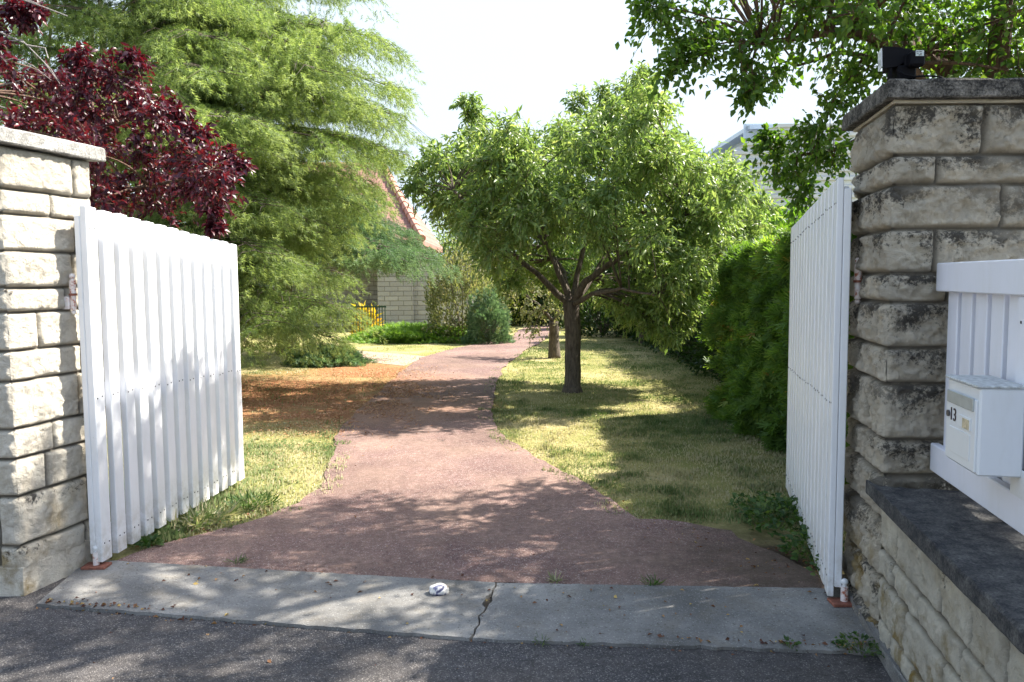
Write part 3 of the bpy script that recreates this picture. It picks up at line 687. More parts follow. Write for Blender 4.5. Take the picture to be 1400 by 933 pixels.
# ------------------------------------------------------------------ gates
def make_gate(name, label, near, farp, hn, hf, side, nsl):
    a = (farp-near); Lg = a.length; a.normalize(); nrm = Vector((a.y, -a.x, 0))*side       # towards the opening (visible face)
    t = thing(name, label, 'gate', near, 'white slatted entrance gates')
    th, fr = (.036, .032) if side > 0 else (.028, .034); zb = .06
    pitch = Lg/nsl; w = pitch*(.64 if side > 0 else .76)
    pitch = (Lg-w)/(nsl-1)
    mb = MB()
    for i in range(nsl):
        s = w/2+i*pitch; top = hn+(hf-hn)*(s/Lg)+random.uniform(-.002, .002)
        hh = top-zb; c = near+a*s-nrm*(th/2+random.uniform(0, .0015)); c.z = zb+hh/2+random.uniform(-.002, .002)
        tw = Matrix.Rotation(random.uniform(-.010, .010), 3, 'Z')
        n0 = len(mb.v); mb.box(c, w, th, hh, tw@a, tw@nrm, up, .003)
        for q_ in range(n0, len(mb.v)):                        # tops cut along the slope of the leaf
            vx = mb.v[q_]
            if vx[2] > c.z: mb.v[q_] = (vx[0], vx[1], vx[2]+(hf-hn)/Lg*((Vector(vx)-near).dot(a)-s))
        for zf in (.16, .45*1.0, None):
            zz = {.16: zb+.10, .45: zb+.47*(hh), None: top-.11}[zf]
            for dx in (-w*.24, w*.24):
                p = near+a*(s+dx)+nrm*.0005; p.z = zz+random.uniform(-.006, .006)
                mb.tube([p-nrm*.004, p+nrm*.0015], .0042, 8, True, 1)
    mb.build('board_panel', [M['white'], M['screw']], t)
    mb = MB(); back = -nrm*(th+fr/2+.002)
    for s in (.035, Lg-.035):
        top = hn+(hf-hn)*(s/Lg)-.05; bot = zb+.045
        c = near+a*s+back; c.z = (top+bot)/2; mb.box(c, .07, fr, top-bot, a, nrm, up, .004)
    for frac in (0, 1, 2):
        z0_ = [zb+.10, zb+.47*(hn-zb), hn-.10][frac]; z1_ = [zb+.10, zb+.47*(hf-zb), hf-.10][frac]
        p0 = near+a*.072+back; p1 = near+a*(Lg-.072)+back; p0.z, p1.z = z0_, z1_
        ax = (p1-p0).normalized(); zz = ax.cross(nrm).normalized()
        if zz.z < 0: zz = -zz
        mb.box((p0+p1)/2, (p1-p0).length, fr-.002, .13, ax, nrm, zz, .004)
    mb.build('gate_frame', M['white'], t)
    return t, a, nrm
tL, aL, nLg = make_gate('gate', 'left white slatted gate leaf, swung inward and dappled with sun', gLn, gLf, hLn, hLf, 1, 13)
tR, aR, nRg = make_gate('gate', 'right white slatted gate leaf in shade beside the blackened pillar', gRn, gRf, hRn, hRf, -1, 15)
# hinges and pivots
def hinge(owner, base, z, toward):
    mb = MB(); b = Vector((base.x, base.y, 0))
    mb.tube([b+up*(z+.010), b+up*(z+.082)], .017, 14); mb.ball(b+up*(z+.100), .016); mb.tube([b+up*(z+.08), b+up*(z+.094)], .009, 10)
    t = mb.build('hinge', M['rusty'], owner); off_ = t.location.copy()
    mb = MB(); mb.tube([b+up*(z-.078), b+up*(z-.002)], .015, 14); mb.ball(b+up*(z-.09), .013); mb.build('pin', M['rusty']).parent = t
    mb = MB(); c = b+toward*.055+up*(z-.04); mb.box(c, .085, .045, .068, toward, up.cross(toward), up, .004); mb.build('bracket', M['rusty']).parent = t
    mb = MB(); mb.tube([b+up*(z-.002), b+up*(z+.010)], .021, 14); mb.build('rust_ring', M['rust']).parent = t
pRh = A(1173, 386, gRn.y+.04); hinge(pr, pRh, pRh.z, Vector((1, .1, 0)).normalized())
pLh = A(100, 404, gLn.y+.02); hinge(pl, pLh, pLh.z, Vector((-1, .05, 0)).normalized())
def pivot(label, p):
    t = thing('gate_pivot', label, 'gate pivot', p, 'lower gate pivots')
    mb = MB(); mb.tube([p+up*.015, p+up*.085], .017, 14); mb.build('pin', M['rusty'], t)
    mb = MB(); mb.tube([p+up*.085, p+up*.098], .010, 10); mb.ball(p+up*.108, .0165); mb.build('knob', M['white_box'], t, True)
    mb = MB(); mb.box(p+up*.008, .13, .085, .016, XR, Vector((0, 1, 0)), up, .003); mb.build('base_plate', M['rust'], t)
pivot('stubby white pivot with a rusty plate at the foot of the right gate', G(1154, 826, .03))
pivot('stubby white pivot on a rusty plate at the foot of the left gate', G(132, 776, .03))

# junction box + conduit on the left pillar
bx = A(116, 724, 4.36); t = thing('junction_box', 'small grey electrical box low on the pale left pillar', 'electrical box', bx)
c = bx.copy(); mb = MB(); mb.box(c, .085, .05, .13, ldir, nL, up, .006); mb.build('housing', M['conduit'], t)
mb = MB(); p0 = c-up*.06-ldir*.03; mb.tube([p0, p0-up*.03+ldir*.03, p0-up*.055+ldir*.08, p0-up*.075+ldir*.15], .011, 10); mb.build('conduit_pipe', M['conduit'], t, True)

# ------------------------------------------------------------------ fence and letterbox
fo = Vector((1.77, 3.262, 0)); fd = -rdir; fn = nR
ft = thing('fence', 'white board fence with a deep top rail on the low street wall', 'fence', fo)
FL = 3.0; z0f, z1f = .80, 1.63
mb = MB()
nb = int(FL/.142)
for i in range(nb):
    c = fo+fd*(.03+.06+i*.142)-fn*.012; c.z = 1.2; mb.box(c, .102, .022, .80, fd, fn, up, .003)
mb.build('board_panel', M['white_fence'], ft)
mb = MB(); c = fo+fd*(FL/2-.0)+fn*.018; c.z = 1.572; mb.box(c, FL, .034, .115, fd, fn, up, .004); mb.build('top_rail', M['white_fence'], ft)
mb = MB(); c = fo+fd*(FL/2+.0)+fn*.018; c.z = .83; mb.box(c, FL, .034, .115, fd, fn, up, .004); mb.build('bottom_rail', M['white_fence'], ft)
for s in (.80, 2.2):
    mb = MB()
    c = fo+fd*s+fn*.0135; c.z = (1.512+.890)/2; mb.box(c, .12, .025, .620, fd, fn, up, .004)
    for zz in (1.43, 1.2, .97):
        for dx in (-.03, .03):
            p = fo+fd*(s+dx)+fn*.026; p.z = zz; mb.tube([p-fn*.003, p+fn*.002], .005, 8, True, 1)
    mb.build('upright_board', [M['white_fence'], M['screw']], ft)
mb = MB(); c = fo+fd*(FL/2)-fn*.055; c.z = 1.2; mb.box(c, FL, .008, .80, fd, fn, up); mb.build('added_shade_panel', M['white_fence'], ft)  # sheet added behind the boards so the gaps fall in shade
for s in (.5, 1.9):
    mb = MB(); c = fo+fd*s-fn*.072; c.z = .76; mb.box(c, .04, .02, .105, fd, fn, up, .003); mb.build('foot_bracket', M['white_fence'], ft)
# letterbox
def on_fence(u, v, off):      # point on a plane parallel to the fence, off metres out
    d = ray(u, v); o = fo+fn*off; t = (o-Vector((0, 0, EYE))).dot(fn)/d.dot(fn); return Vector((0, 0, EYE))+d*t
LBD = .13
f_tl, f_br = on_fence(1297, 516, .035+LBD), on_fence(1336, 652, .035+LBD)
s0 = (f_tl-fo).dot(fd); s1 = (f_br-fo).dot(fd); wB = s1-s0; zt = f_tl.z; zbm = f_br.z; hB = zt-zbm
print('letterbox', wB, hB, zbm)
bc = fo+fd*((s0+s1)/2)+fn*(.035+LBD/2); bc.z = (zt+zbm)/2
lb = thing('letterbox', 'white metal letterbox numbered 13 hanging on the white fence', 'letterbox', bc)
mb = MB(); mb.box(bc, wB, LBD, hB, fd, fn, up, .006); mb.build('case', M['white_box'], lb)
mb = MB(); c = bc+fn*(LBD/2+.003)-up*.016; mb.box(c, wB-.024, .008, hB-.05, fd, fn, up, .002); mb.build('door', M['white_box'], lb)
mb = MB(); c = bc+fn*(LBD/2+.002); c.z = zt+.004; mb.box(c-fn*LBD/2, wB+.008, LBD+.016, .008, fd, fn, up, .002); mb.build('lid', simple('lid_dirty', (.5, .52, .52), .5, 0, .4, 60), lb)
mb = MB(); c = bc+fn*(LBD/2+.0085); c.z = zt-.058; fz = (up+fn*.12).normalized(); mb.box(c, wB-.05, .006, .042, fd, fn, up, .002); mb.build('flap', M['flap'], lb)
mb = MB(); c = bc+fn*(LBD/2+.0078); c.z = zt-.200
mb.box(c, wB-.10, .003, .085, fd, fn, up, .001); mb.build('raised_panel', M['white_box'], lb)
mb = MB(); c = bc+fn*(LBD/2+.009)+fd*.045; c.z = zt-.125; mb.box(c, .10, .004, .04, fd, fn, up, .001); mb.build('name_plate', M['white_box'], lb)
mb = MB(); c = bc+fn*(LBD/2+.0115)+fd*.060; c.z = zt-.127; mb.box(c, .055, .002, .032, fd, fn, up, .0005); mb.build('faded_card', M['plaque'], lb)
mb = MB(); c = bc+fn*(LBD/2+.007)-fd*(wB/2-.038); c.z = zt-.118; mb.tube([c, c+fn*.006], .011, 14); mb.build('lock', M['screw'], lb)
cu = bpy.data.curves.new('n13', 'FONT'); cu.body = '13'; cu.size = .062; cu.extrude = .001; cu.align_x = 'CENTER'; cu.align_y = 'CENTER'
to = bpy.data.objects.new('n13', cu); COL.objects.link(to); bpy.context.view_layer.update()
me = bpy.data.meshes.new_from_object(to.evaluated_get(bpy.context.evaluated_depsgraph_get())); COL.objects.unlink(to); bpy.data.objects.remove(to)
c = bc+fn*(LBD/2+.0085)-fd*(wB/2-.078); c.z = zt-.118
mm = Matrix((fd, up, fn)).transposed().to_4x4(); mm.translation = c
me.transform(Matrix.Translation(c)@Matrix((fd, up, fn)).transposed().to_4x4()); me.transform(Matrix.Identity(4))
me.materials.clear(); link('house_number', me, M['ink'], lb)
mb = MB(); c = bc+fd*(wB/2-.02)-fn*(LBD/2-.003); c.z = zbm-.02; mb.box(c, .11, .004, .09, fd, fn, up, .001); mb.build('mounting_plate', M['white_box'], lb)

# ------------------------------------------------------------------ floodlight on the right pillar
def fl(u, v, dy=0): return A(u, v, 3.33+dy)
ct = rt+.088
ft2 = thing('floodlight', 'black floodlight with motion sensor on the right pillar coping', 'floodlight', (fl(1240, 110).x, 3.33, ct))
hx = Vector((1, 0, -.06)).normalized(); hz = Vector((.06, 0, 1)).normalized(); hy = Vector((0, 1, 0))
mb = MB(); k = 3.33/F_PX
# head: tapering housing, glass at its left
g = fl(1199, 84); bvs = []
for (uu, v0, v1) in ((1199, 68, 98), (1204, 68, 97), (1218, 69, 95), (1232, 71, 86), (1244, 74, 82)):
    for dy in (-.045, .045):
        p0, p1 = fl(uu, v0), fl(uu, v1); bvs += [p0+Vector(((dy+.055)*.42, dy, 0)), p1+Vector(((dy+.055)*.42, dy, 0))]
fs = []
for i in range(4):
    b = i*4; fs += [(b, b+1, b+5, b+4), (b+2, b+6, b+7, b+3), (b, b+4, b+6, b+2), (b+1, b+3, b+7, b+5)]
fs += [(0, 2, 3, 1), (16, 17, 19, 18)]
mb.add(bvs, fs); mb.build('lamp_head', M['black'], ft2)
mb = MB(); p0, p1 = fl(1198.0, 70, -.0), fl(1198.4, 95, -.0); gy = Vector((.30, 1, 0)).normalized(); mb.box((p0+p1)/2+Vector((.015, 0, 0)), .004, .085, (p1-p0).length, gy.cross(up), gy, (p0-p1).normalized()); mb.build('glass', M['glass'], ft2)
mb = MB(); p = fl(1240, 88); mb.box(p+Vector((0, -.07, 0)), .058, .05, .060, XR, hy, up, .008); mb.box(p+Vector((-.02, -.03, 0)), .028, .05, .05, XR, hy, up, .006); mb.build('sensor', M['black'], ft2)
mb = MB(); mb.box(fl(1241, 82)+Vector((0, -.0965, 0)), .032, .002, .022, XR, hy, up); mb.build('sticker', M['sticker'], ft2)
mb = MB()
for i, (dx, dz, w) in enumerate(((-.010, .005, .008), (.002, .006, .01), (-.009, -.002, .007), (.004, -.002, .008), (.001, -.007, .012))):
    mb.box(fl(1241, 82)+Vector((dx, -.0982, dz)), w, .001, .002, XR, hy, up)
mb.build('sticker_print', M['ink'], ft2)
mb = MB(); p = fl(1232, 104); zc = (p.z+ct)/2+.01
mb.box((p.x, 3.31, ct+.030), .075, .07, .060, XR, hy, up, .008); mb.box((p.x+.0, 3.33, ct+.075), .04, .04, .05, XR, hy, up, .004); mb.build('bracket', M['black'], ft2)
mb = MB(); p0 = fl(1212, 96); mb.box((p0.x, 3.30, (p0.z+ct)/2-.0), .014, .02, p0.z-ct, XR, hy, up, .002); mb.build('stay', M['black'], ft2)
mb = MB(); pts = [fl(1226, 96, -.06), fl(1236, 102, -.07), fl(1250, 105, -.07), fl(1268, 104, -.05), fl(1284, 105, -.03), fl(1296, 110, -.0), Vector((fl(1312, 112).x, 3.36, ct+.004)), Vector((fl(1400, 112).x, 3.42, ct+.004))]
mb.tube(pts, .004, 8); mb.build('cable', M['black'], ft2, True)

# painted stone on the slab
p = G(600, 812, .03); import bmesh
bm = bmesh.new(); bmesh.ops.create_icosphere(bm, subdivisions=4, radius=1)
for v in bm.verts:
    q = v.co.copy(); nn = 1+.16*noise.noise(q*1.6+Vector((3, 0, 0)))+.05*noise.noise(q*5)
    v.co = Vector((q.x*.052*nn, q.y*.036*nn, max(-.018, q.z*.030*nn)))+Vector((p.x, p.y, .05))
me = bpy.data.meshes.new('stone'); bm.to_mesh(me); bm.free()
tag(link('stone', me, M['pebble'], None, True), 'white, brown and blue mottled stone lying alone on the threshold slab', 'stone')

# ------------------------------------------------------------------ vegetation
def bez(p0, p1, p2, n=8):
    return [p0*(1-t)**2+p1*2*t*(1-t)+p2*t*t for t in [i/n for i in range(n+1)]]
def twigs_leaves(centres, radii, ntw, nlf, leaf, size, droop, seed, twl=.9, horiz=0.0, hang=0.0, inner=.15):
    """returns leaf arrays and twig polylines: each clump sends out twigs which carry leaves"""
    r = np.random.default_rng(seed); P, D, T = [], [], []
    for c, R in zip(centres, radii):
        c = np.array(c); n = ntw
        d = r.normal(size=(n, 3)); d[:, 2] = d[:, 2]*(1-horiz)+.15; d /= np.linalg.norm(d, axis=1, keepdims=True)
        st = c+d*R*inner*r.random((n, 1)); ln = R*twl*r.uniform(.6, 1.15, n)
        ts = np.linspace(.12, 1, nlf)
        for t in ts:
            p = st+d*(ln*t)[:, None]; p[:, 2] -= droop*ln*t*t
            P.append(p+r.normal(0, .012, (n, 3)))
            dd = d*.6+r.normal(0, .55, (n, 3)); dd[:, 2] -= hang; D.append(dd)
        T.append((st, d, ln))
    P = np.concatenate(P); D = np.concatenate(D); n = len(P)
    s = r.uniform(size[0], size[1], n)
    V, F, Rn = stamp(leaf[0], leaf[1], P, D, r.uniform(-1.3, 1.3, n), np.stack([s, s, s], 1), np.clip(r.beta(2, 2, n), 0, 1))
    return V, F, Rn, T
def twig_tubes(mb, T, droop, rad=.004, every=1):
    for (st, d, ln) in T:
        for i in range(0, len(st), every):
            a = Vector(st[i]); e = Vector(d[i]); l = ln[i]
            mb.tube([a, a+e*l*.5-up*droop*l*.25, a+e*l-up*droop*l], [rad, rad*.7, rad*.3], 3, False)
def tree(name, label, cat, base, trunk_pts, trunk_r, limbs, centres, radii, lm, bm_, ntw, nlf, leaf, size, droop, seed, group=None, hang=.4, horiz=0, every=2, twr=.004, twl=.9, fork=None):
    t = thing(name, label, cat, base, group)
    mb = MB(); tp = []; tr = []
    for i in range(len(trunk_pts)-1):
        for k in range(5): f = k/5; tp.append(Vector(trunk_pts[i]).lerp(Vector(trunk_pts[i+1]), f)); tr.append(trunk_r[i]*(1-f)+trunk_r[i+1]*f)
    tp.append(Vector(trunk_pts[-1])); tr.append(trunk_r[-1])
    tp = [q+Vector((.015*noise.noise(q*3), .015*noise.noise(q*3+Vector((9, 0, 0))), 0)) if 0 < i < len(tp)-1 else q for i, q in enumerate(tp)]
    mb.tube(tp, tr, 14); mb.build('trunk', bm_, t, True)
    mb = MB(); ends = []
    for (pts, r0, r1) in limbs:
        pts = [Vector(q) for q in pts]; full = []
        for i in range(len(pts)-1):
            for k in range(4): q = pts[i].lerp(pts[i+1], k/4); full.append(q+noise.noise_vector(q*4)*.02 if (i or k) else q)
        full.append(pts[-1]); n = len(full); rr = [r0+(r1-r0)*(i/(n-1))**.8 for i in range(n)]
        mb.tube(full, rr, 8); ends += [(q, rr[i]) for i, q in enumerate(full) if i > n*.3]
    if not ends: ends = [(Vector(trunk_pts[-1]), trunk_r[-1])]
    for c in centres:                                     # a bough to every clump
        c = Vector(c); q, rr = min(ends, key=lambda e: (e[0]-c).length+max(0, (e[0].z-c.z))*.8)
        mid = (q+c)/2+Vector((random.uniform(-.1, .1), random.uniform(-.1, .1), .08)); b = bez(q, mid, c, 6)
        r0 = min(rr*.7, .022); mb.tube(b, [r0+(.004-r0)*i/6 for i in range(7)], 5)
    mb.build('limbs', bm_, t, True)
    V, F, Rn, T = twigs_leaves(centres, radii, ntw, nlf, leaf, size, droop, seed, twl, horiz, hang)
    mb = MB(); twig_tubes(mb, T, droop, twr, every); mb.build('twigs', bm_, t)
    link('crown', np_mesh('crown', V, F, Rn), lm, t)
    return t

# --- almond-like tree in the middle
tb = G(783, 536); Yt = tb.y; print('tree', tb)
fk = A(781, 418, Yt)
sil = [(560, 225), (588, 195), (612, 185), (625, 160), (632, 125), (668, 128), (700, 158), (745, 172), (768, 140), (815, 128), (845, 108), (878, 88), (905, 112), (938, 140), (948, 188), (985, 205), (1020, 225), (1058, 262), (1062, 300), (1035, 345), (985, 370), (965, 400), (950, 445), (930, 475), (900, 480), (870, 460), (845, 435), (800, 440), (770, 425), (730, 400), (700, 400), (655, 378), (640, 340), (590, 310), (562, 275)]
silA = np.array(sil, float); r_ = np.random.default_rng(11)
cs, rs = [], []
tries = 0
while len(cs) < 232 and tries < 60000:
    tries += 1
    u, v = r_.uniform(545, 1070), r_.uniform(80, 475); dy = r_.uniform(-2.0, 2.0)
    if dy > .6 and r_.random() < .35: continue
    p = A(u, v, Yt+dy)
    cx, cz_ = fk.x+.18, 3.0
    if ((p.x-cx)/2.75)**2+(dy/2.2)**2+((p.z-cz_)/2.1)**2 > 1.0: continue
    hollow = ((p.x-cx)/1.5)**2+(dy/1.2)**2+((p.z-2.4)/1.0)**2
    if hollow < 1 and r_.random() < .75: continue
    if 685 < u < 850 and 325 < v < 430 and dy < .5: continue
    R = r_.uniform(.26, .40); Rp = R*.8/Yt*F_PX
    if not inside(np.array([u-Rp, u+Rp, u, u, u]), np.array([v, v, v-Rp, v+Rp*.8, v]), silA).all(): continue
    if any((p-q).length < .21 for q in cs): continue
    cs.append(p); rs.append(R)
print('clumps', len(cs))
for u, v, R in ((640, 140, .2), (652, 160, .25), (880, 108, .2), (872, 130, .28), (790, 140, .25), (935, 440, .25), (905, 452, .22), (880, 425, .28), (915, 425, .28), (945, 415, .25), (890, 395, .3), (930, 390, .3), (960, 370, .28), (860, 400, .25), (920, 460, .12), (895, 440, .25), (870, 410, .28), (930, 420, .28), (840, 395, .25), (905, 375, .3), (945, 395, .25), (975, 345, .3), (1000, 320, .3), (700, 385, .25), (1045, 280, .25), (575, 235, .25), (570, 255, .22), (825, 130, .22), (850, 150, .3)):
    cs.append(A(u, v, Yt+random.uniform(-.7, .3))); rs.append(R)
def Yp(u, v, dy=0): return A(u, v, Yt+dy)
limbs = [
    ([fk, Yp(760, 400, -.1), Yp(735, 375, -.3), Yp(705, 348, -.5), Yp(660, 300, -.7), Yp(620, 260, -.8)], .058, .016),
    ([fk, Yp(768, 385, .0), Yp(750, 340, .1), Yp(738, 300, .2), Yp(725, 240, .2)], .052, .016),
    ([fk, Yp(786, 390, .2), Yp(800, 330, .4), Yp(815, 250, .5), Yp(840, 170, .4)], .052, .016),
    ([fk, Yp(800, 385, -.2), Yp(850, 350, -.4), Yp(905, 320, -.6), Yp(940, 290, -.7), Yp(985, 265, -.7)], .058, .016),
    ([fk, Yp(810, 380, .4), Yp(850, 310, 1.0), Yp(900, 240, 1.4)], .05, .018),
    ([fk, Yp(770, 372, .6), Yp(730, 310, 1.2), Yp(690, 250, 1.5)], .05, .018),
    ([fk, Yp(810, 402, -.6), Yp(850, 395, -1.1), Yp(900, 405, -1.4)], .04, .012)]
tree('leafy_tree', 'leafy spreading tree on the lawn right of the drive, narrow drooping leaves', 'tree', tb,
     [tb-up*.05, tb+up*.10, tb+up*.6, fk+up*.06], [.165, .115, .108, .115], limbs, cs, rs, M['leaf_almond'], M['bark'], 30, 13, leaf_template(.30, .18), (.05, .115), .20, 5, hang=.45, every=3)

# --- pear-like tree overhanging the right pillar; its crown shades the entrance
sil2 = np.array([(868, -300), (866, 8), (905, 20), (900, 70), (920, 120), (960, 100), (985, 70), (1010, 95), (1035, 130), (1068, 110), (1100, 150), (1075, 168), (1052, 185), (1030, 225), (1062, 245), (1085, 275), (1095, 300), (1160, 250), (1172, 180), (1700, 200), (1700, -300)], float)
cs, rs = [], []; r_ = np.random.default_rng(5); tries = 0
C0 = np.array([3.7, 4.7, 5.5])
while len(cs) < 230 and tries < 60000:
    tries += 1
    p = C0+np.array([r_.uniform(-3.3, 3.3), r_.uniform(-2.4, 2.4), r_.uniform(-3.4, 2.0)])
    e = (p-C0)/np.array([3.3, 2.3, 2.1 if p[2] > C0[2] else 2.9])
    if (e**2).sum() > 1: continue
    R = r_.uniform(.28, .42); u, v = pix(p); Rp = R/p[1]*F_PX*.85
    if v > -Rp and u < 1400:
        if v > 170 and u < 1180 and p[1] < 5.4: continue
        if p[1] < 4.6: continue
        if not inside(np.array([u-Rp, u, u, u]), np.array([v, v-Rp, v+Rp, v]), sil2).all(): continue
    elif p[2] < 3.3: continue
    if p[2] < 2.7 and p[1] < 4.6: continue
    tt_ = (p[0]+2.3)/sdir.x; ys_, zs_ = p[1]-sdir.y*tt_, p[2]-sdir.z*tt_
    if zs_ > .75 and 3.2 < ys_ < 7.5: continue                 # keeps the pillar and the upper gate in the sun
    tg_ = p[2]/sdir.z; xg_, yg_ = p[0]-sdir.x*tg_, p[1]-sdir.y*tg_
    if yg_ > 5.75 and xg_ < 1.2: continue
    if yg_ < 4.15 and xg_ < .6 and r_.random() < .45: continue
    P3 = Vector(p)
    if any((P3-q).length < .36 for q in cs): continue
    cs.append(P3); rs.append(R)
print('pear clumps', len(cs))
for u, v, R, Y_ in ((905, 18, .3, 5.6), (885, 8, .2, 5.6), (930, 60, .3, 5.5), (925, 95, .2, 5.5), (960, 70, .22, 5.5), (970, 25, .32, 5.7), (1010, 60, .28, 5.4), (1020, 100, .25, 5.4), (1030, 122, .12, 5.3), (1060, 90, .22, 6), (1050, 40, .3, 5.6), (1060, 210, .26, 6.0), (1090, 235, .26, 6.1), (1050, 195, .16, 6.0), (1110, 200, .3, 6.0), (1140, 215, .3, 5.9), (1100, 265, .2, 6.2), (1120, 180, .25, 5.7), (1135, 145, .25, 5.6), (1160, 110, .28, 5.8), (1185, 95, .3, 5.8), (1110, 20, .3, 5.4), (1180, 30, .33, 5.6), (1240, 30, .33, 5.8), (1300, 40, .36, 5.6), (1350, 60, .36, 5.5), (1390, 20, .36, 5.3), (1330, 95, .3, 5.9), (1390, 95, .3, 6.0), (1250, 70, .28, 6.3), (1290, 80, .3, 6.6), (1330, 30, .4, 6.8), (1380, 60, .4, 7.0), (1290, 20, .4, 6.9), (1360, 100, .3, 6.8), (1240, 10, .35, 6.8), (1200, 60, .3, 6.9), (1400, 110, .3, 6.6), (1310, 70, .35, 7.2), (1270, 50, .3, 7.0), (1160, 20, .3, 6.6), (1090, 10, .3, 6.4)):
    cs.append(A(u, v, Y_)); rs.append(R)
for k_ in range(110):                                           # boughs added out of view to shade the left gate foot and slab
    q_ = Vector((-2.25, r_.uniform(4.1, 5.9), r_.uniform(.05, .8))); z_ = r_.uniform(4.4, 6.4)
    q_ = q_+sdir*((z_-q_.z)/sdir.z)
    if k_ % 2: q_ = Vector((r_.uniform(-.1, 1.5), r_.uniform(3.1, 4.25), 0)); q_ = q_+sdir*(z_/sdir.z)
    if pix(q_)[1] < -45 and not any((q_-o_).length < .25 for o_ in cs): cs.append(q_); rs.append(r_.uniform(.2, .32))
print('pear clumps', len(cs))
pb = Vector((3.55, 5.9, 0)); pf = Vector((3.45, 5.8, 2.3))
limbs = [
    ([pf, A(1290, 90, 5.9), A(1240, 75, 5.8), A(1180, 50, 5.7), A(1110, 48, 5.6), A(1040, 60, 5.6)], .075, .014),
    ([pf, A(1250, 100, 5.7), A(1200, 82, 5.8), A(1150, 72, 5.9), A(1090, 90, 6.0)], .045, .010),
    ([pf, Vector((3.3, 5.5, 3.6)), Vector((2.9, 5.0, 5.0)), Vector((2.4, 4.5, 6.2))], .09, .02),
    ([pf, Vector((3.9, 5.3, 4.0)), Vector((4.5, 4.6, 5.3)), Vector((5.2, 4.0, 6.3))], .09, .02),
    ([pf, Vector((3.6, 4.7, 3.9)), Vector((3.4, 3.6, 4.8)), Vector((3.2, 3.0, 5.6))], .08, .02),
    ([pf, Vector((4.4, 5.9, 3.9)), Vector((5.4, 5.8, 5.0))], .07, .02),
    ([pf, A(1200, 180, 5.95), A(1140, 205, 6.0), A(1090, 215, 6.0)], .035, .008)]
tree('overhanging_tree', 'tree with round leaves overhanging the right pillar from behind', 'tree', pb,
     [pb, Vector((3.5, 5.85, 1.2)), pf], [.17, .14, .12], limbs, cs, rs, M['leaf_pear'], M['bark_red'], 26, 9, leaf_template(.62, .12), (.038, .066), .25, 8, hang=.45, every=3)

# --- purple plum behind the left pillar
sil3 = np.array([(-500, -200), (-20, 0), (60, 70), (95, 62), (110, 65), (175, 60), (215, 90), (235, 130), (262, 165), (300, 170), (345, 205), (335, 235), (325, 275), (300, 300), (262, 318), (-500, 330)], float)
cs, rs = [], []; r_ = np.random.default_rng(15); tries = 0
while len(cs) < 85 and tries < 30000:
    tries += 1
    u, v = r_.uniform(-250, 345), r_.uniform(20, 320); Y_ = r_.uniform(5.6, 7.4)
    R = r_.uniform(.16, .28); Rp = R/Y_*F_PX*.8
    if not inside(np.array([u-Rp, u+Rp, u, u]), np.array([v, v, v-Rp, v+Rp]), sil3).all(): continue
    p = A(u, v, Y_)
    if p.z < 1.7: continue
    if u < 110 and v < 100 and r_.random() < .75: continue
    if any((p-q).length < .2 for q in cs): continue
    cs.append(p); rs.append(R)
for u, v, R in ((180, 85, .15), (105, 78, .12), (115, 95, .12), (160, 110, .2), (270, 185, .14), (310, 215, .13), (325, 222, .09), (290, 285, .12), (300, 240, .14), (20, 15, .12), (30, 25, .1), (50, 15, .08), (295, 310, .06), (240, 150, .1), (250, 170, .12)):
    cs.append(A(u, v, 6.2)); rs.append(R)
qb = Vector((-4.6, 6.8, 0)); qf = Vector((-4.5, 6.7, 1.5))
limbs = [
    ([qf, A(60, 240, 6.5), A(130, 190, 6.4), A(200, 150, 6.3)], .05, .010),
    ([qf, A(80, 300, 6.4), A(180, 260, 6.3), A(280, 240, 6.2)], .045, .008),
    ([qf, A(-60, 150, 6.6), A(-20, 60, 6.5)], .05, .012),
    ([qf, A(-160, 180, 6.8), A(-200, 80, 6.8)], .05, .012)]
tp_ = tree('purple_plum_tree', 'purple leaved plum tree behind the left pillar', 'tree', qb, [qb, Vector((-4.55, 6.75, .8)), qf], [.11, .09, .08], limbs, cs, rs,
     M['leaf_purple'], M['bark_red'], 24, 10, leaf_template(.48, .16), (.035, .068), .15, 18, hang=.35, every=3)
mb = MB()                                                     # bare grey twigs
for pts in ([(-30, 60), (30, 55), (60, 85), (82, 115)], [(-20, 35), (35, 60), (70, 95), (80, 112)], [(-20, 90), (20, 80), (45, 90), (70, 110)], [(-10, -15), (60, 10), (92, 22)], [(0, 70), (10, 90), (25, 105)], [(-10, 120), (30, 110), (45, 128)], [(36, 62), (62, 66), (66, 80)], [(-20, 140), (15, 150), (35, 180), (45, 195)], [(10, -10), (50, 5), (75, -10)]):
    P4 = [A(u, v, 6.0+random.uniform(-.1, .1)) for u, v in pts]; mb.tube(P4, [.007, .005, .004, .0025][:len(P4)], 5)
mb.build('bare_twigs', M['bark_grey'], tp_)

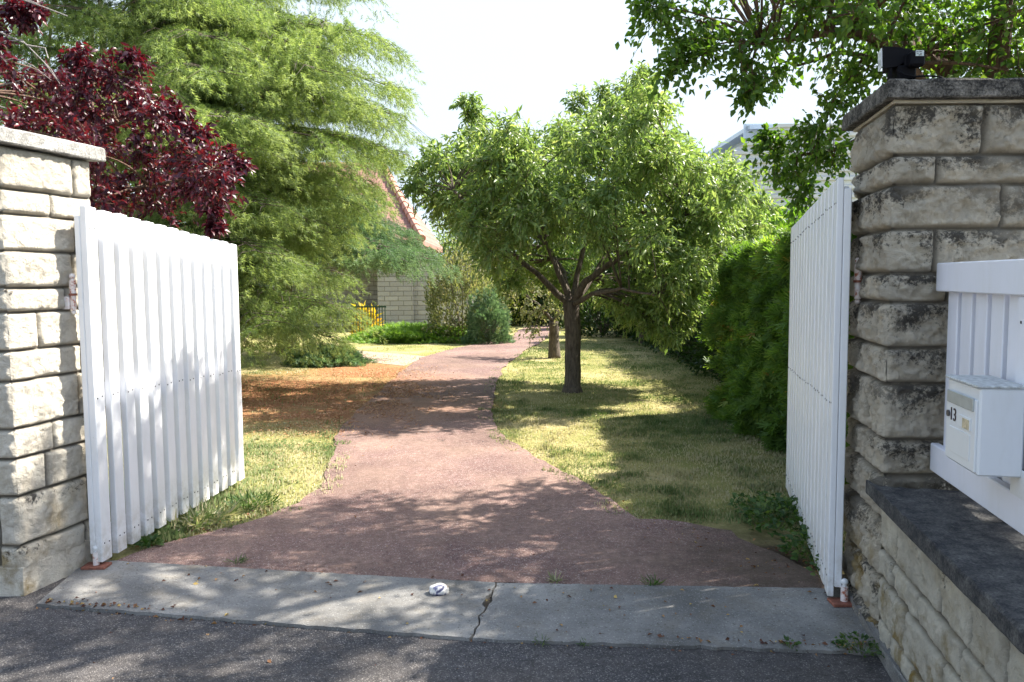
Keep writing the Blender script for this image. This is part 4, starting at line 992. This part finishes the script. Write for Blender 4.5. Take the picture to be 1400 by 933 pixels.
# --- cedars
NT = needle_template(9, .46, .045)
def cedar(name, label, base, H, Rlow, nb, lm, seed, rise=.25, group=None, z0=1.0, tier=1.0, tuft=.085, az_bias=None, top_r=.6, dens=1.0, extra=()):
    t = thing(name, label, 'tree', base, group); r = np.random.default_rng(seed); b = Vector(base)
    mb = MB(); mb.tube([b-up*.05, b+up*.3, b+up*H*.5, b+up*H], [.30, .20, .10, .02], 12); mb.build('trunk', M['bark'], t, True)
    br = MB(); Ps, Ds, Ts = [], [], []
    for i in range(nb+len(extra)):
        f = min(1, i/(nb-1)); h = z0+(H-z0-.3)*f**1.05; az = i*2.399+r.uniform(-.3, .3)
        if az_bias and r.random() < .45: az = az_bias+r.uniform(-1.0, 1.0)
        Lb = (Rlow*(1-f)**.62+top_r)*r.uniform(.75, 1.12)
        if h < 2.9: Lb *= .86
        if i >= nb: h, az, Lb = extra[i-nb]
        d = np.array([math.cos(az), math.sin(az), 0]); o = np.array([b.x, b.y, h])
        ns = 10; path = []
        for k in range(ns+1):
            s = k/ns; z = rise*Lb*(s*1.3-1.35*s**2.5)*tier; path.append(o+d*Lb*s+np.array([0, 0, z]))
        path = np.array(path)
        br.tube([Vector(p) for p in path], [max(.006, .05*(Lb/4)*(1-k/ns)) for k in range(ns+1)], 5)
        side = np.array([-d[1], d[0], 0])
        nsec = int(Lb*9*dens)
        for j in range(nsec):
            s = .18+.82*(j+r.random())/nsec; q = s*ns; k0 = min(ns-1, int(q)); p0 = path[k0]+(path[k0+1]-path[k0])*(q-k0)
            sg = 1 if j % 2 else -1; l2 = Lb*.34*(1-abs(s-.45)*1.0)*r.uniform(.6, 1.2)+.12
            dd = d*r.uniform(.35, .9)+side*sg*r.uniform(.6, 1.0); dd /= np.linalg.norm(dd)
            nt = max(3, int(l2/.052)); tt = (np.arange(nt)+.5)/nt
            pp = p0+dd*(l2*tt)[:, None]; pp[:, 2] += .12*l2*tt-.50*l2*tt**2
            br.tube([Vector(p0), Vector(pp[nt//2]), Vector(pp[-1])], [.008, .005, .002], 3, False)
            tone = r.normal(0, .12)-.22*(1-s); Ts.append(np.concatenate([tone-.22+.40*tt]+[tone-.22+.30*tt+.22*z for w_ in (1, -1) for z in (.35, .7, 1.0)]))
            Ps.append(pp+r.normal(0, .014, pp.shape)); dv = np.tile(dd, (nt, 1)); dv[:, 2] += -.5*tt; Ds.append(dv+r.normal(0, .25, dv.shape))
            # side sprigs and hanging fringe
            for w in (1, -1):
                m_ = nt; sd_ = np.cross(dd, [0, 0, 1])*w
                l3 = .10+.12*r.random(m_)
                for z in (.35, .7, 1.0):
                    q3 = pp+sd_*(l3*z)[:, None]*.9+dd*(l3*z)[:, None]*.55; q3[:, 2] -= l3*z*z*1.5
                    Ps.append(q3+r.normal(0, .012, q3.shape)); Ds.append(np.tile(sd_*.7+dd*.6+np.array([0, 0, -.3-.9*z]), (m_, 1))+r.normal(0, .25, (m_, 3)))
    br.build('branches', M['bark'], t)
    P = np.concatenate(Ps); D = np.concatenate(Ds); T_ = np.concatenate(Ts)
    k = (P[:, 2] > .06) & (P[:, 2] < 8.8); P, D, T_ = P[k], D[k], T_[k]
    kk = np.array([noise.noise(Vector((x*2.6, y*2.6, z*7.5))) for x, y, z in P]) > -.11; P, D, T_ = P[kk], D[kk], T_[kk]; n = len(P); print(name, 'tufts', n)
    s = r.uniform(.8, 1.25, n)*tuft
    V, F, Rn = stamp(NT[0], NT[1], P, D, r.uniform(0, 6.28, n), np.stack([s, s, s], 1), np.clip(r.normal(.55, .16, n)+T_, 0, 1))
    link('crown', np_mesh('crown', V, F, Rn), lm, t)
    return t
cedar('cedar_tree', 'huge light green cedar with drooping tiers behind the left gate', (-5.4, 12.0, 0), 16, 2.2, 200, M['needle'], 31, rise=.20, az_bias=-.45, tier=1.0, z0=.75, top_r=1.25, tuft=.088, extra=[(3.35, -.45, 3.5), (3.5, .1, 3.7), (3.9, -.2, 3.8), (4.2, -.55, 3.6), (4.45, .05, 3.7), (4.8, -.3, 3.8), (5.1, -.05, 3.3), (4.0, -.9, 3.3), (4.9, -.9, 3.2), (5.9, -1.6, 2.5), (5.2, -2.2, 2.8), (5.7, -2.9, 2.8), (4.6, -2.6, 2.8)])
cedar('cedar_tree', 'darker bluish cedar standing behind the huge light green cedar', (-4.8, 17.0, 0), 4.1, 3.0, 50, M['needle_blue'], 44, rise=.22, az_bias=-.2, z0=2.0, tuft=.12, dens=.8)

# --- hedges along the right boundary
def hedge(name, label, x0, x1, y0, y1, h, lm, n, size, leaf, seed, cat='hedge', wob=.18, drp=.5, slope=0):
    t = thing(name, label, cat, ((x0+x1)/2, (y0+y1)/2, 0)); r = np.random.default_rng(seed)
    mb = MB(); ny = 24; vs = []; fs = []                    # solid dark core added inside the hedge to block light
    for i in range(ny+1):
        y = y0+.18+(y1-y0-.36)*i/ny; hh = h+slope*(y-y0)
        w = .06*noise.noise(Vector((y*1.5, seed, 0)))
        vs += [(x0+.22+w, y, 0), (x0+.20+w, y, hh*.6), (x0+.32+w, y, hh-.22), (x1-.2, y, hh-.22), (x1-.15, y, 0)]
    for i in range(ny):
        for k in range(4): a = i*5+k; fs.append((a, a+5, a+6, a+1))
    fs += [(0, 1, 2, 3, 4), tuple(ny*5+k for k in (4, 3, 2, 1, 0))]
    mb.add(vs, fs); mb.build('added_dark_core', simple(name+'_inner', (.035, .04, .018), 1, 0, .5, 30, .6), t)
    f = r.random(n); fa = f < .62; fb = (f >= .62) & (f < .88); fc = f >= .88
    Y = r.uniform(y0, y1, n); hh = h+slope*(Y-y0)
    wobv = np.array([wob*noise.noise(Vector((y*1.7, seed, z)))+wob*.6*noise.noise(Vector((y*5, seed, z*4))) for y, z in zip(Y, r.random(n)*3)])
    Z = r.random(n)**.9*hh
    wobv = np.array([wob*noise.noise(Vector((y*1.3, z*1.3, seed)))+wob*.7*noise.noise(Vector((y*4.2, z*4.2, seed))) for y, z in zip(Y, Z)])
    P = np.zeros((n, 3)); N = np.zeros((n, 3))
    P[fa] = np.stack([x0+wobv+r.uniform(-.03, .28, n)+.12*(Z/hh)**3, Y, Z], 1)[fa]; N[fa] = [-1, 0, 0]
    top = np.array([.14*noise.noise(Vector((y*2.1, x, seed+5))) for x, y in zip(r.uniform(x0, x1, n), Y)])
    P[fb] = np.stack([r.uniform(x0+.05, x1, n), Y, hh+top-r.uniform(0, .25, n)], 1)[fb]; N[fb] = [-.2, 0, 1]
    P[fc] = np.stack([r.uniform(x0, x1, n), y0+wobv+r.uniform(-.03, .25, n), Z], 1)[fc]; N[fc] = [0, -1, 0]
    D = N*.7+r.normal(0, .45, (n, 3)); D[:, 2] += .35-drp*(r.random(n) < .5)
    s = r.uniform(size[0], size[1], n)
    V, F, Rn = stamp(leaf[0], leaf[1], P, D, r.uniform(-1.4, 1.4, n), np.stack([s, s, s], 1), np.clip(r.normal(.45, .18, n)+np.array([.45*noise.noise(Vector((a*2.2, b_*2.2, c_*2.2+seed))) for a, b_, c_ in P]), 0, 1))
    link('foliage', np_mesh('foliage', V, F, Rn), lm, t); return t
def fan_template():
    vs = []; fs = []
    for a, l in ((-.95, .5), (-.45, .8), (.05, 1.0), (.5, .8), (1.0, .5)):
        b = len(vs); dx, dy = math.sin(a), math.cos(a); px, py = dy*.07, -dx*.07
        vs += [[px, py*.2, 0], [-px, -py*.2, 0], [dx*l-px*.8, dy*l, -.12*l*l], [dx*l+px*.8, dy*l, -.12*l*l]]; fs += [[b, b+1, b+2], [b, b+2, b+3]]
    return np.array(vs), np.array(fs)
FAN = fan_template()
hedge('thuja_hedge', 'tall feathery thuja hedge behind the open right gate', 2.42, 3.5, 4.9, 9.3, 2.05, M['thuja'], 95000, (.055, .12), FAN, 3, wob=.42, slope=-.05)
hedge('laurel_hedge', 'dark shaded hedge along the lawn beyond the thuja hedge', 3.1, 4.1, 9.2, 24, 1.6, M['laurel'], 30000, (.05, .10), small_leaf(.5), 6, wob=.3, slope=.015)

# --- shrubs
def shrub(name, label, base, sx, sy, sz, lm, n, size, leaf, seed, cat='shrub', updir=.5, flat=False, stems=True, group=None, hollow=.5):
    t = thing(name, label, cat, base, group); r = np.random.default_rng(seed); b = np.array(base)
    d = rndvec(n) if False else r.normal(size=(n, 3)); d /= np.linalg.norm(d, axis=1, keepdims=True); d[:, 2] = np.abs(d[:, 2])
    rad = r.uniform(hollow, 1, n)**.5
    lump = np.array([1+.50*noise.noise(Vector(x)*2.2+Vector((seed, 0, 0)))+.15*noise.noise(Vector(x)*6+Vector((seed, 0, 0))) for x in d])
    P = b+d*(rad*lump)[:, None]*np.array([sx, sy, sz]); P[:, 2] = np.maximum(P[:, 2], .01)
    D = d+r.normal(0, .45, (n, 3)); D[:, 2] += updir; s = r.uniform(size[0], size[1], n)
    V, F, Rn = stamp(leaf[0], leaf[1], P, D, r.uniform(-1.4, 1.4, n), np.stack([s, s, s], 1), np.clip(r.normal(.5, .22, n), 0, 1))
    link('foliage', np_mesh('foliage', V, F, Rn), lm, t)
    if stems:
        mb = MB()
        for i in range(9):
            an = i*2.4; e = Vector((b[0]+math.cos(an)*sx*.65, b[1]+math.sin(an)*sy*.65, b[2]+sz*random.uniform(.4, .8)))
            mb.tube([Vector(base), (Vector(base)+e)/2+up*.05, e], [.02, .014, .005], 5)
        mb.build('stems', M['bark'], t)
    return t
SL = small_leaf(.42)
shrub('gnarled_shrub', 'tall brownish olive shrub against the stone house corner', G(632, 466), 1.05, .9, 2.35, M['olive'], 9000, (.06, .12), SL, 3, updir=.6)
shrub('grey_juniper', 'rounded grey green shrub beside the bend of the drive', G(668, 470), .55, .5, 1.15, M['needle_blue'], 5000, (.05, .10), FAN, 5)
shrub('creeping_juniper', 'bright green spreading juniper in front of the stone house', G(578, 466), 1.75, 1.1, .36, M['juniper'], 12000, (.06, .12), FAN, 7, updir=.2, stems=False)
shrub('low_juniper', 'low bluish green mat at the foot of the huge cedar', G(445, 498), .75, .6, .30, M['needle_blue'], 4000, (.06, .12), FAN, 9, updir=.2, stems=False)
shrub('lime_bush', 'yellow green bush glimpsed beyond the drive', A(700, 445, 27)-up*0, 1.2, 1, 2.3, M['lime'], 5000, (.07, .14), SL, 11)
shrub('dark_bush', 'dark bush mass closing the drive at its far bend', (1.75, 27, 0), 2.0, 1.3, 2.6, M['laurel'], 12000, (.10, .2), SL, 17, stems=False)
shrub('dark_bush', 'rounded dark bush on the far lawn where the hedge meets the drive', (2.45, 21.5, 0), .85, .8, 1.9, M['laurel'], 5000, (.07, .14), SL, 27)
shrub('dark_bush', 'second dark bush further back beside the far bend of the drive', (2.2, 24.5, 0), .8, .7, 2.3, M['laurel'], 5000, (.07, .14), SL, 28)
shrub('yellow_plant', 'small plant with yellow and orange leaves by the house railing', G(502, 463), .32, .3, .85, M['yellow_leaf'], 260, (.14, .3), small_leaf(.28), 13, updir=.2)
# small apple tree behind, its trunk beside the bigger tree
ab = G(758, 490); af = A(757, 440, ab.y)
cs = [A(u, v, ab.y+dy) for u, v, dy in ((720, 410, 0), (735, 398, .3), (752, 405, -.4), (742, 425, -.2), (762, 425, -.4), (775, 410, .2), (725, 385, .4), (760, 380, .4), (790, 400, .5), (730, 450, -.2), (722, 430, -.1), (700, 395, .5), (770, 390, .0), (810, 395, .3))]
tree('small_tree', 'small sparse tree growing behind the spreading tree', 'tree', ab, [ab, (ab+af)/2, af], [.13, .10, .09],
     [([af, A(735, 415, ab.y), A(715, 400, ab.y)], .04, .012), ([af, A(775, 410, ab.y), A(800, 390, ab.y)], .04, .012)], cs, [.28]*len(cs), M['olive'], M['bark'], 14, 8, small_leaf(.5), (.05, .09), .5, 4, hang=.5, every=2)

# weeds: leafy clumps
WL = leaf_template(.7, .15)
def weed(label, p, R, h, n, size, seed, m_='weed', group='weeds at the foot of the gateway', cat='weed', nm='weed', leaf=WL):
    t = thing(nm, label, cat, p, group); r = np.random.default_rng(seed)
    a = r.uniform(0, 6.28, n); rr = R*np.sqrt(r.random(n)); z = r.random(n)*h*(1-.5*rr/R)
    P = np.stack([p[0]+rr*np.cos(a), p[1]+rr*np.sin(a), p[2]+.01+z], 1); D = np.stack([np.cos(a)*.7, np.sin(a)*.7, np.full(n, .35)], 1)+r.normal(0, .4, (n, 3))
    s = r.uniform(size[0], size[1], n)
    V, F, Rn = stamp(leaf[0], leaf[1], P, D, r.uniform(-.8, .8, n), np.stack([s, s, s], 1), r.random(n))
    link('leaves', np_mesh('leaves', V, F, Rn), M[m_], t)
    mb = MB()
    for i in range(min(n//4, 40)):
        q = Vector(P[i]); o = Vector((p[0]+(q.x-p[0])*.4, p[1]+(q.y-p[1])*.4, p[2])); mb.tube([o, (o+q)/2+Vector((0, 0, .01)), q], [.002, .0015, .001], 3, False)
    if mb.v: mb.build('stems', M[m_] if False else simple('stem_green', (.10, .14, .04), .7), t)
def at_foot(u, v, z=.01): q = G(u, v, z); return (q.x, q.y, z)
weed('dense leafy weeds sprawling by the far foot of the right gate', at_foot(1075, 722), .25, .19, 360, (.03, .055), 1)
weed('ivy like weeds right under the right gate', at_foot(1112, 762), .17, .16, 260, (.025, .05), 2)
weed('spreading low weeds at lawn corner beside the drive end', at_foot(1045, 700), .22, .12, 220, (.025, .05), 3)
weed('green sprig growing behind the right gate pivot', (1.60, 3.99, .03), .06, .14, 50, (.02, .04), 4)
weed('ground ivy at the slab corner under the low stone wall', at_foot(1178, 890, .03), .11, .04, 120, (.012, .028), 5)
weed('small round leaved sprig against the low stone wall foot', at_foot(1213, 893, .01), .03, .05, 16, (.025, .04), 6)
weed('tiny weed at the front slab edge near the wall', at_foot(1080, 886, .03), .035, .03, 24, (.012, .025), 7)
GB = (np.array([[-.06, 0, 0], [.06, 0, 0], [.04, .6, .05], [0, 1, .15]]), np.array([[0, 1, 2], [0, 2, 3]]))
weed('grass tuft at the back slab edge right of the crack', at_foot(760, 798, .012), .03, .01, 30, (.03, .06), 8, 'blade', leaf=GB)
weed('green grass tuft at the back slab edge far right', at_foot(890, 802, .012), .04, .02, 40, (.03, .06), 9, 'weed', leaf=GB)
weed('grass tuft at the front slab edge below the crack', at_foot(740, 881, .012), .03, .01, 30, (.02, .05), 10, 'weed', leaf=GB)
weed('second grass tuft at the front slab edge right of centre', at_foot(802, 884, .012), .025, .01, 26, (.02, .04), 11, 'weed', leaf=GB)
weed('moss and grass tuft at the back slab edge by the left gate', at_foot(325, 771, .012), .05, .015, 60, (.02, .04), 12, 'weed', leaf=GB)
weed('long grass tuft under the left gate', at_foot(270, 712, .012), .22, .03, 340, (.05, .13), 13, 'blade', leaf=GB)
weed('bushy grass tuft by the free end of the left gate', at_foot(345, 690, .012), .16, .03, 220, (.04, .09), 14, 'weed', leaf=GB)
weed('broad leaved weed under the left gate', at_foot(205, 748, .012), .05, .06, 36, (.03, .06), 15)

# ------------------------------------------------------------------ house on the left
def uv_faces(me, fn):
    uv = me.uv_layers.new(name='UVMap')
    for p in me.polygons:
        for li in p.loop_indices: uv.data[li].uv = fn(me.vertices[me.loops[li].vertex_index].co, p)
hY = 24.8; e0 = A(515, 340, hY); e1 = A(623, 340, hY); ezh = 2.75
hx0, hx1 = e0.x, A(524, 228, 28.3).x+1.4
pk = A(524, 228, hY+3.5); rxe = pk.x+1.75
hs = thing('house', 'stone house with red tiled hipped roof behind the cedar', 'house', (hx0, hY, 0))
me = bpy.data.meshes.new('wall')
vs = [(x, y, z) for z in (0, ezh) for x, y in ((hx0, hY), (hx1, hY), (hx1, hY+7), (hx0, hY+7))]
me.from_pydata(vs, [], [(0, 1, 5, 4), (1, 2, 6, 5), (2, 3, 7, 6), (3, 0, 4, 7)])
o = link('wall', me, M['housewall'], hs); uv_faces(me, lambda c, p: ((c.x if abs(p.normal.y) > .5 else c.y), c.z))
me = bpy.data.meshes.new('rear_wall')                       # recessed wing to the left
vs = [(x, y, z) for z in (0, ezh) for x, y in ((hx0-6, hY+2.0), (hx0-.002, hY+2.0), (hx0-.002, hY+7), (hx0-6, hY+7))]
me.from_pydata(vs, [], [(0, 1, 5, 4), (2, 3, 7, 6), (3, 0, 4, 7)]); o = link('wing_wall', me, M['housewall'], hs); uv_faces(me, lambda c, p: ((c.x if abs(p.normal.y) > .5 else c.y), c.z))
pk = A(524, 228, hY+3.5)
def roofpart(name, xa, xb, ya, yb, zr, hipl, hipr):
    me = bpy.data.meshes.new(name); ym = (ya+yb)/2
    vs = [(xa, ya, ezh), (xb, ya, ezh), (xb, yb, ezh), (xa, yb, ezh), (xa+hipl, ym, zr), (xb-hipr, ym, zr)]
    vs += [(x, y, z-.14) for x, y, z in vs[:4]]
    me.from_pydata(vs, [], [(0, 1, 5, 4), (1, 2, 5), (2, 3, 4, 5), (3, 0, 4), (0, 6, 7, 1), (1, 7, 8, 2), (2, 8, 9, 3), (3, 9, 6, 0), (9, 8, 7, 6)])
    o = link(name, me, M['tiles'], hs); uv_faces(me, lambda c, p: ((c.x, c.y*1.35) if abs(p.normal.y) > abs(p.normal.x) else (c.y, c.x*1.35))); return vs
rv_ = roofpart('roof', hx0-6.4, rxe, hY-.4, hY+7.4, pk.z, 3.0, rxe-pk.x)
mb = MB()
for a, b in ((rv_[1], rv_[5]), (rv_[4], rv_[5]), (rv_[0], rv_[4])):
    a, b = Vector(a), Vector(b); n = max(2, int((b-a).length/.35))
    for i in range(n): mb.tube([a.lerp(b, i/n)+up*.05, a.lerp(b, (i+1)/n-.02/n)+up*.05], [.13, .10], 8)
mb.build('ridge_tiles', simple('ridge_clay', (.48, .24, .18), .8), hs)
mb = MB(); wx = A(375, 400, hY+1.98); mb.box((wx.x, hY+1.97, 1.5), 1.2, .05, 1.3); mb.build('window', M['window'], hs)
mb = MB()
for dx in (-.62, 0, .62): mb.box((wx.x+dx, hY+1.93, 1.5), .07, .06, 1.4)
for dz in (-.68, .68): mb.box((wx.x, hY+1.93, 1.5+dz), 1.3, .055, .08)
mb.build('window_frame', M['render_white'], hs)
gw = thing('garden_wall', 'pale stone garden wall running right from the house corner behind the shrubs', 'wall', (hx1, hY, 0))
me = bpy.data.meshes.new('wall'); xa_, xb_ = hx1+.003, e1.x+.5
vs = [(x, y, z) for z in (0, 2.15) for x, y in ((xa_, hY+.15), (xb_, hY+.15), (xb_, hY+.5), (xa_, hY+.5))]
me.from_pydata(vs, [], [(0, 1, 5, 4), (1, 2, 6, 5), (2, 3, 7, 6), (3, 0, 4, 7), (4, 5, 6, 7)])
o = link('stonework', me, M['housewall'], gw); uv_faces(me, lambda c, p: ((c.x if abs(p.normal.y) > .5 else c.y), c.z))
mb = MB(); mb.box(((xa_+xb_)/2, hY+.325, 2.19), xb_-xa_, .44, .075); mb.build('coping', M['cap_left'], gw)
# railing by the house
r0 = G(484, 465); rl = thing('railing', 'dark green railing left of the stone house corner', 'railing', r0)
mb = MB()
for i in range(12): mb.box((r0.x+i*.075, r0.y, .45), .022, .022, .9)
for z in (.86, .1): mb.box((r0.x+.41, r0.y, z), .9, .03, .04)
mb.build('bars', simple('rail_green', (.03, .07, .04), .5), rl)

# ------------------------------------------------------------------ metal building on the right
bY = 26.0
bt = thing('modern_building', 'modern building clad in grey corrugated metal behind the trees', 'building', (9, bY, 0))
lx = A(1003, 205, bY); topz = A(1100, 168, bY).z; px0 = lx.x
mb = MB(); vs = []; fs = []
# corrugated front: horizontal ribs
zrow = 2.0; rows = []
while zrow < topz-.25:
    rows += [(zrow, 0), (zrow+.10, 0), (zrow+.14, -.07), (zrow+.24, -.07)]; zrow += .28
for (z, dy) in rows:
    xl = px0+max(0, (z-A(1000, 205, bY).z))*1.75
    vs += [(xl, bY+dy, z), (px0+9, bY+dy, z)]
for i in range(len(rows)-1): fs.append((2*i, 2*i+1, 2*i+3, 2*i+2))
mb.add(vs, fs)
vs = []; fs = []
for (z, dy) in rows:
    xl = px0+max(0, (z-A(1000, 205, bY).z))*1.75; vs += [(xl-dy, bY+dy, z), (xl-dy, bY+8, z)]
for i in range(len(rows)-1): fs.append((2*i, 2*i+2, 2*i+3, 2*i+1))
mb.add(vs, fs); mb.build('cladding', M['metal_clad'], bt)
mb = MB(); mb.box((px0+3.3, bY+4, 1.0), 11, 7.8, 2.0); mb.build('ground_floor', M['render_white'], bt)
g0 = A(1012, 172, bY+1); mb = MB(); w_ = 8.0
mb.box((g0.x+w_/2+.3, bY+4.2, topz+.06), w_, 6.5, .14); mb.box((g0.x+w_/2+.5, bY+4.3, topz-.45), w_-.5, 6.0, .9); mb.build('roof', M['frame_blue'], bt)
mb = MB(); q = A(1036, 181, bY+1.2); mb.box((q.x, bY+1.26, q.z), .8, .03, .42); mb.build('window', simple('bright_pane', (.6, .66, .7), .15), bt)
mb = MB()
for dx in (-.43, .43): mb.box((q.x+dx, bY+1.24, q.z), .06, .07, .56)
for dz in (-.25, .25): mb.box((q.x, bY+1.24, q.z+dz), .8, .065, .06)
mb.build('window_frame', M['frame_blue'], bt)
# a pale house seen through gaps
pw = thing('house', 'white rendered house glimpsed through the branches of the spreading tree', 'house', (5, 33, 0))
mb = MB(); c = A(885, 350, 33); mb.box((c.x, 36, 2.2), 2.6, 6, 4.4); mb.build('wall', M['render_white'], pw)
mb = MB(); x0_, x1_ = c.x-1.5, c.x+1.5; mb.add([(x0_, 32.8, 4.4), (x1_, 32.8, 4.4), (x1_, 39.2, 4.4), (x0_, 39.2, 4.4), (x0_, 36, 5.4), (x1_, 36, 5.4)], [(0, 1, 5, 4), (2, 3, 4, 5), (0, 4, 3), (1, 2, 5), (0, 3, 2, 1)]); mb.build('roof', M['frame_blue'], pw)

# ------------------------------------------------------------------ background trees
def bgtree(label, x, y, h, w, lm, seed, n=9000, nm='tree', trunk=.2):
    r = np.random.default_rng(seed); t = thing(nm, label, 'tree', (x, y, 0), 'background trees')
    mb = MB(); mb.tube([Vector((x, y, 0)), Vector((x+.1, y, h*.5)), Vector((x, y, h*.8))], [trunk, trunk*.7, trunk*.2], 8)
    nc = 26; cc = r.normal(size=(nc, 3)); cc /= np.linalg.norm(cc, axis=1, keepdims=True); cc *= r.uniform(.35, .85, (nc, 1))
    C = np.array([x, y, h*.56])+cc*np.array([w, w, h*.42]); Rr = r.uniform(.25, .42, nc)*w
    for c in C[:14]: mb.tube([Vector((x, y, h*.3)), (Vector(c)+Vector((x, y, h*.4)))/2, Vector(c)], [trunk*.4, trunk*.25, .02], 5)
    mb.build('trunk', M['bark'], t)
    i = r.integers(0, nc, n); d = r.normal(size=(n, 3)); d /= np.linalg.norm(d, axis=1, keepdims=True)
    P = C[i]+d*(Rr[i]*r.uniform(.55, 1.05, n))[:, None]; P[:, 2] = np.maximum(P[:, 2], .1); s = r.uniform(.10, .20, n)
    V, F, Rn = stamp(SL[0], SL[1], P, d+r.normal(0, .5, (n, 3)), r.uniform(-1.4, 1.4, n), np.stack([s, s, s], 1), np.clip(r.normal(.45, .2, n), 0, 1))
    link('crown', np_mesh('crown', V, F, Rn), lm, t)
for i, (lab, x, y, h, w, lm) in enumerate((
    ('dark tree closing the far end of the drive', 1.2, 33, 5.2, 2.6, 'laurel'),
    ('dark bushy tree right of the far drive end', 3.4, 29, 5.0, 2.4, 'laurel'),
    ('mid green tree beyond the house corner', -1.6, 36, 5.0, 2.6, 'leaf_almond'),
    ('green tree behind the pale house', 6.2, 44, 7.0, 3.2, 'leaf_almond'),
    ('bushy tree behind the thuja hedge', 4.6, 14.5, 2.9, 1.5, 'leaf_pear'),
    ('tree between the hedge and the metal building', 5.6, 20, 3.7, 1.8, 'leaf_almond'),
    ('tree far behind the cedars on the left', -13, 26, 15, 6.0, 'laurel'),
    ('tree behind the plum at far left', -10.5, 18, 10, 4.0, 'laurel'),
    ('tree hiding the horizon past the metal building', 17, 34, 8, 4.0, 'leaf_almond'),
    ('dark shrub mass under the spreading tree', 3.2, 19, 2.8, 1.3, 'laurel'))):
    bgtree(lab, x, y, h, w, M[lm], 60+i)
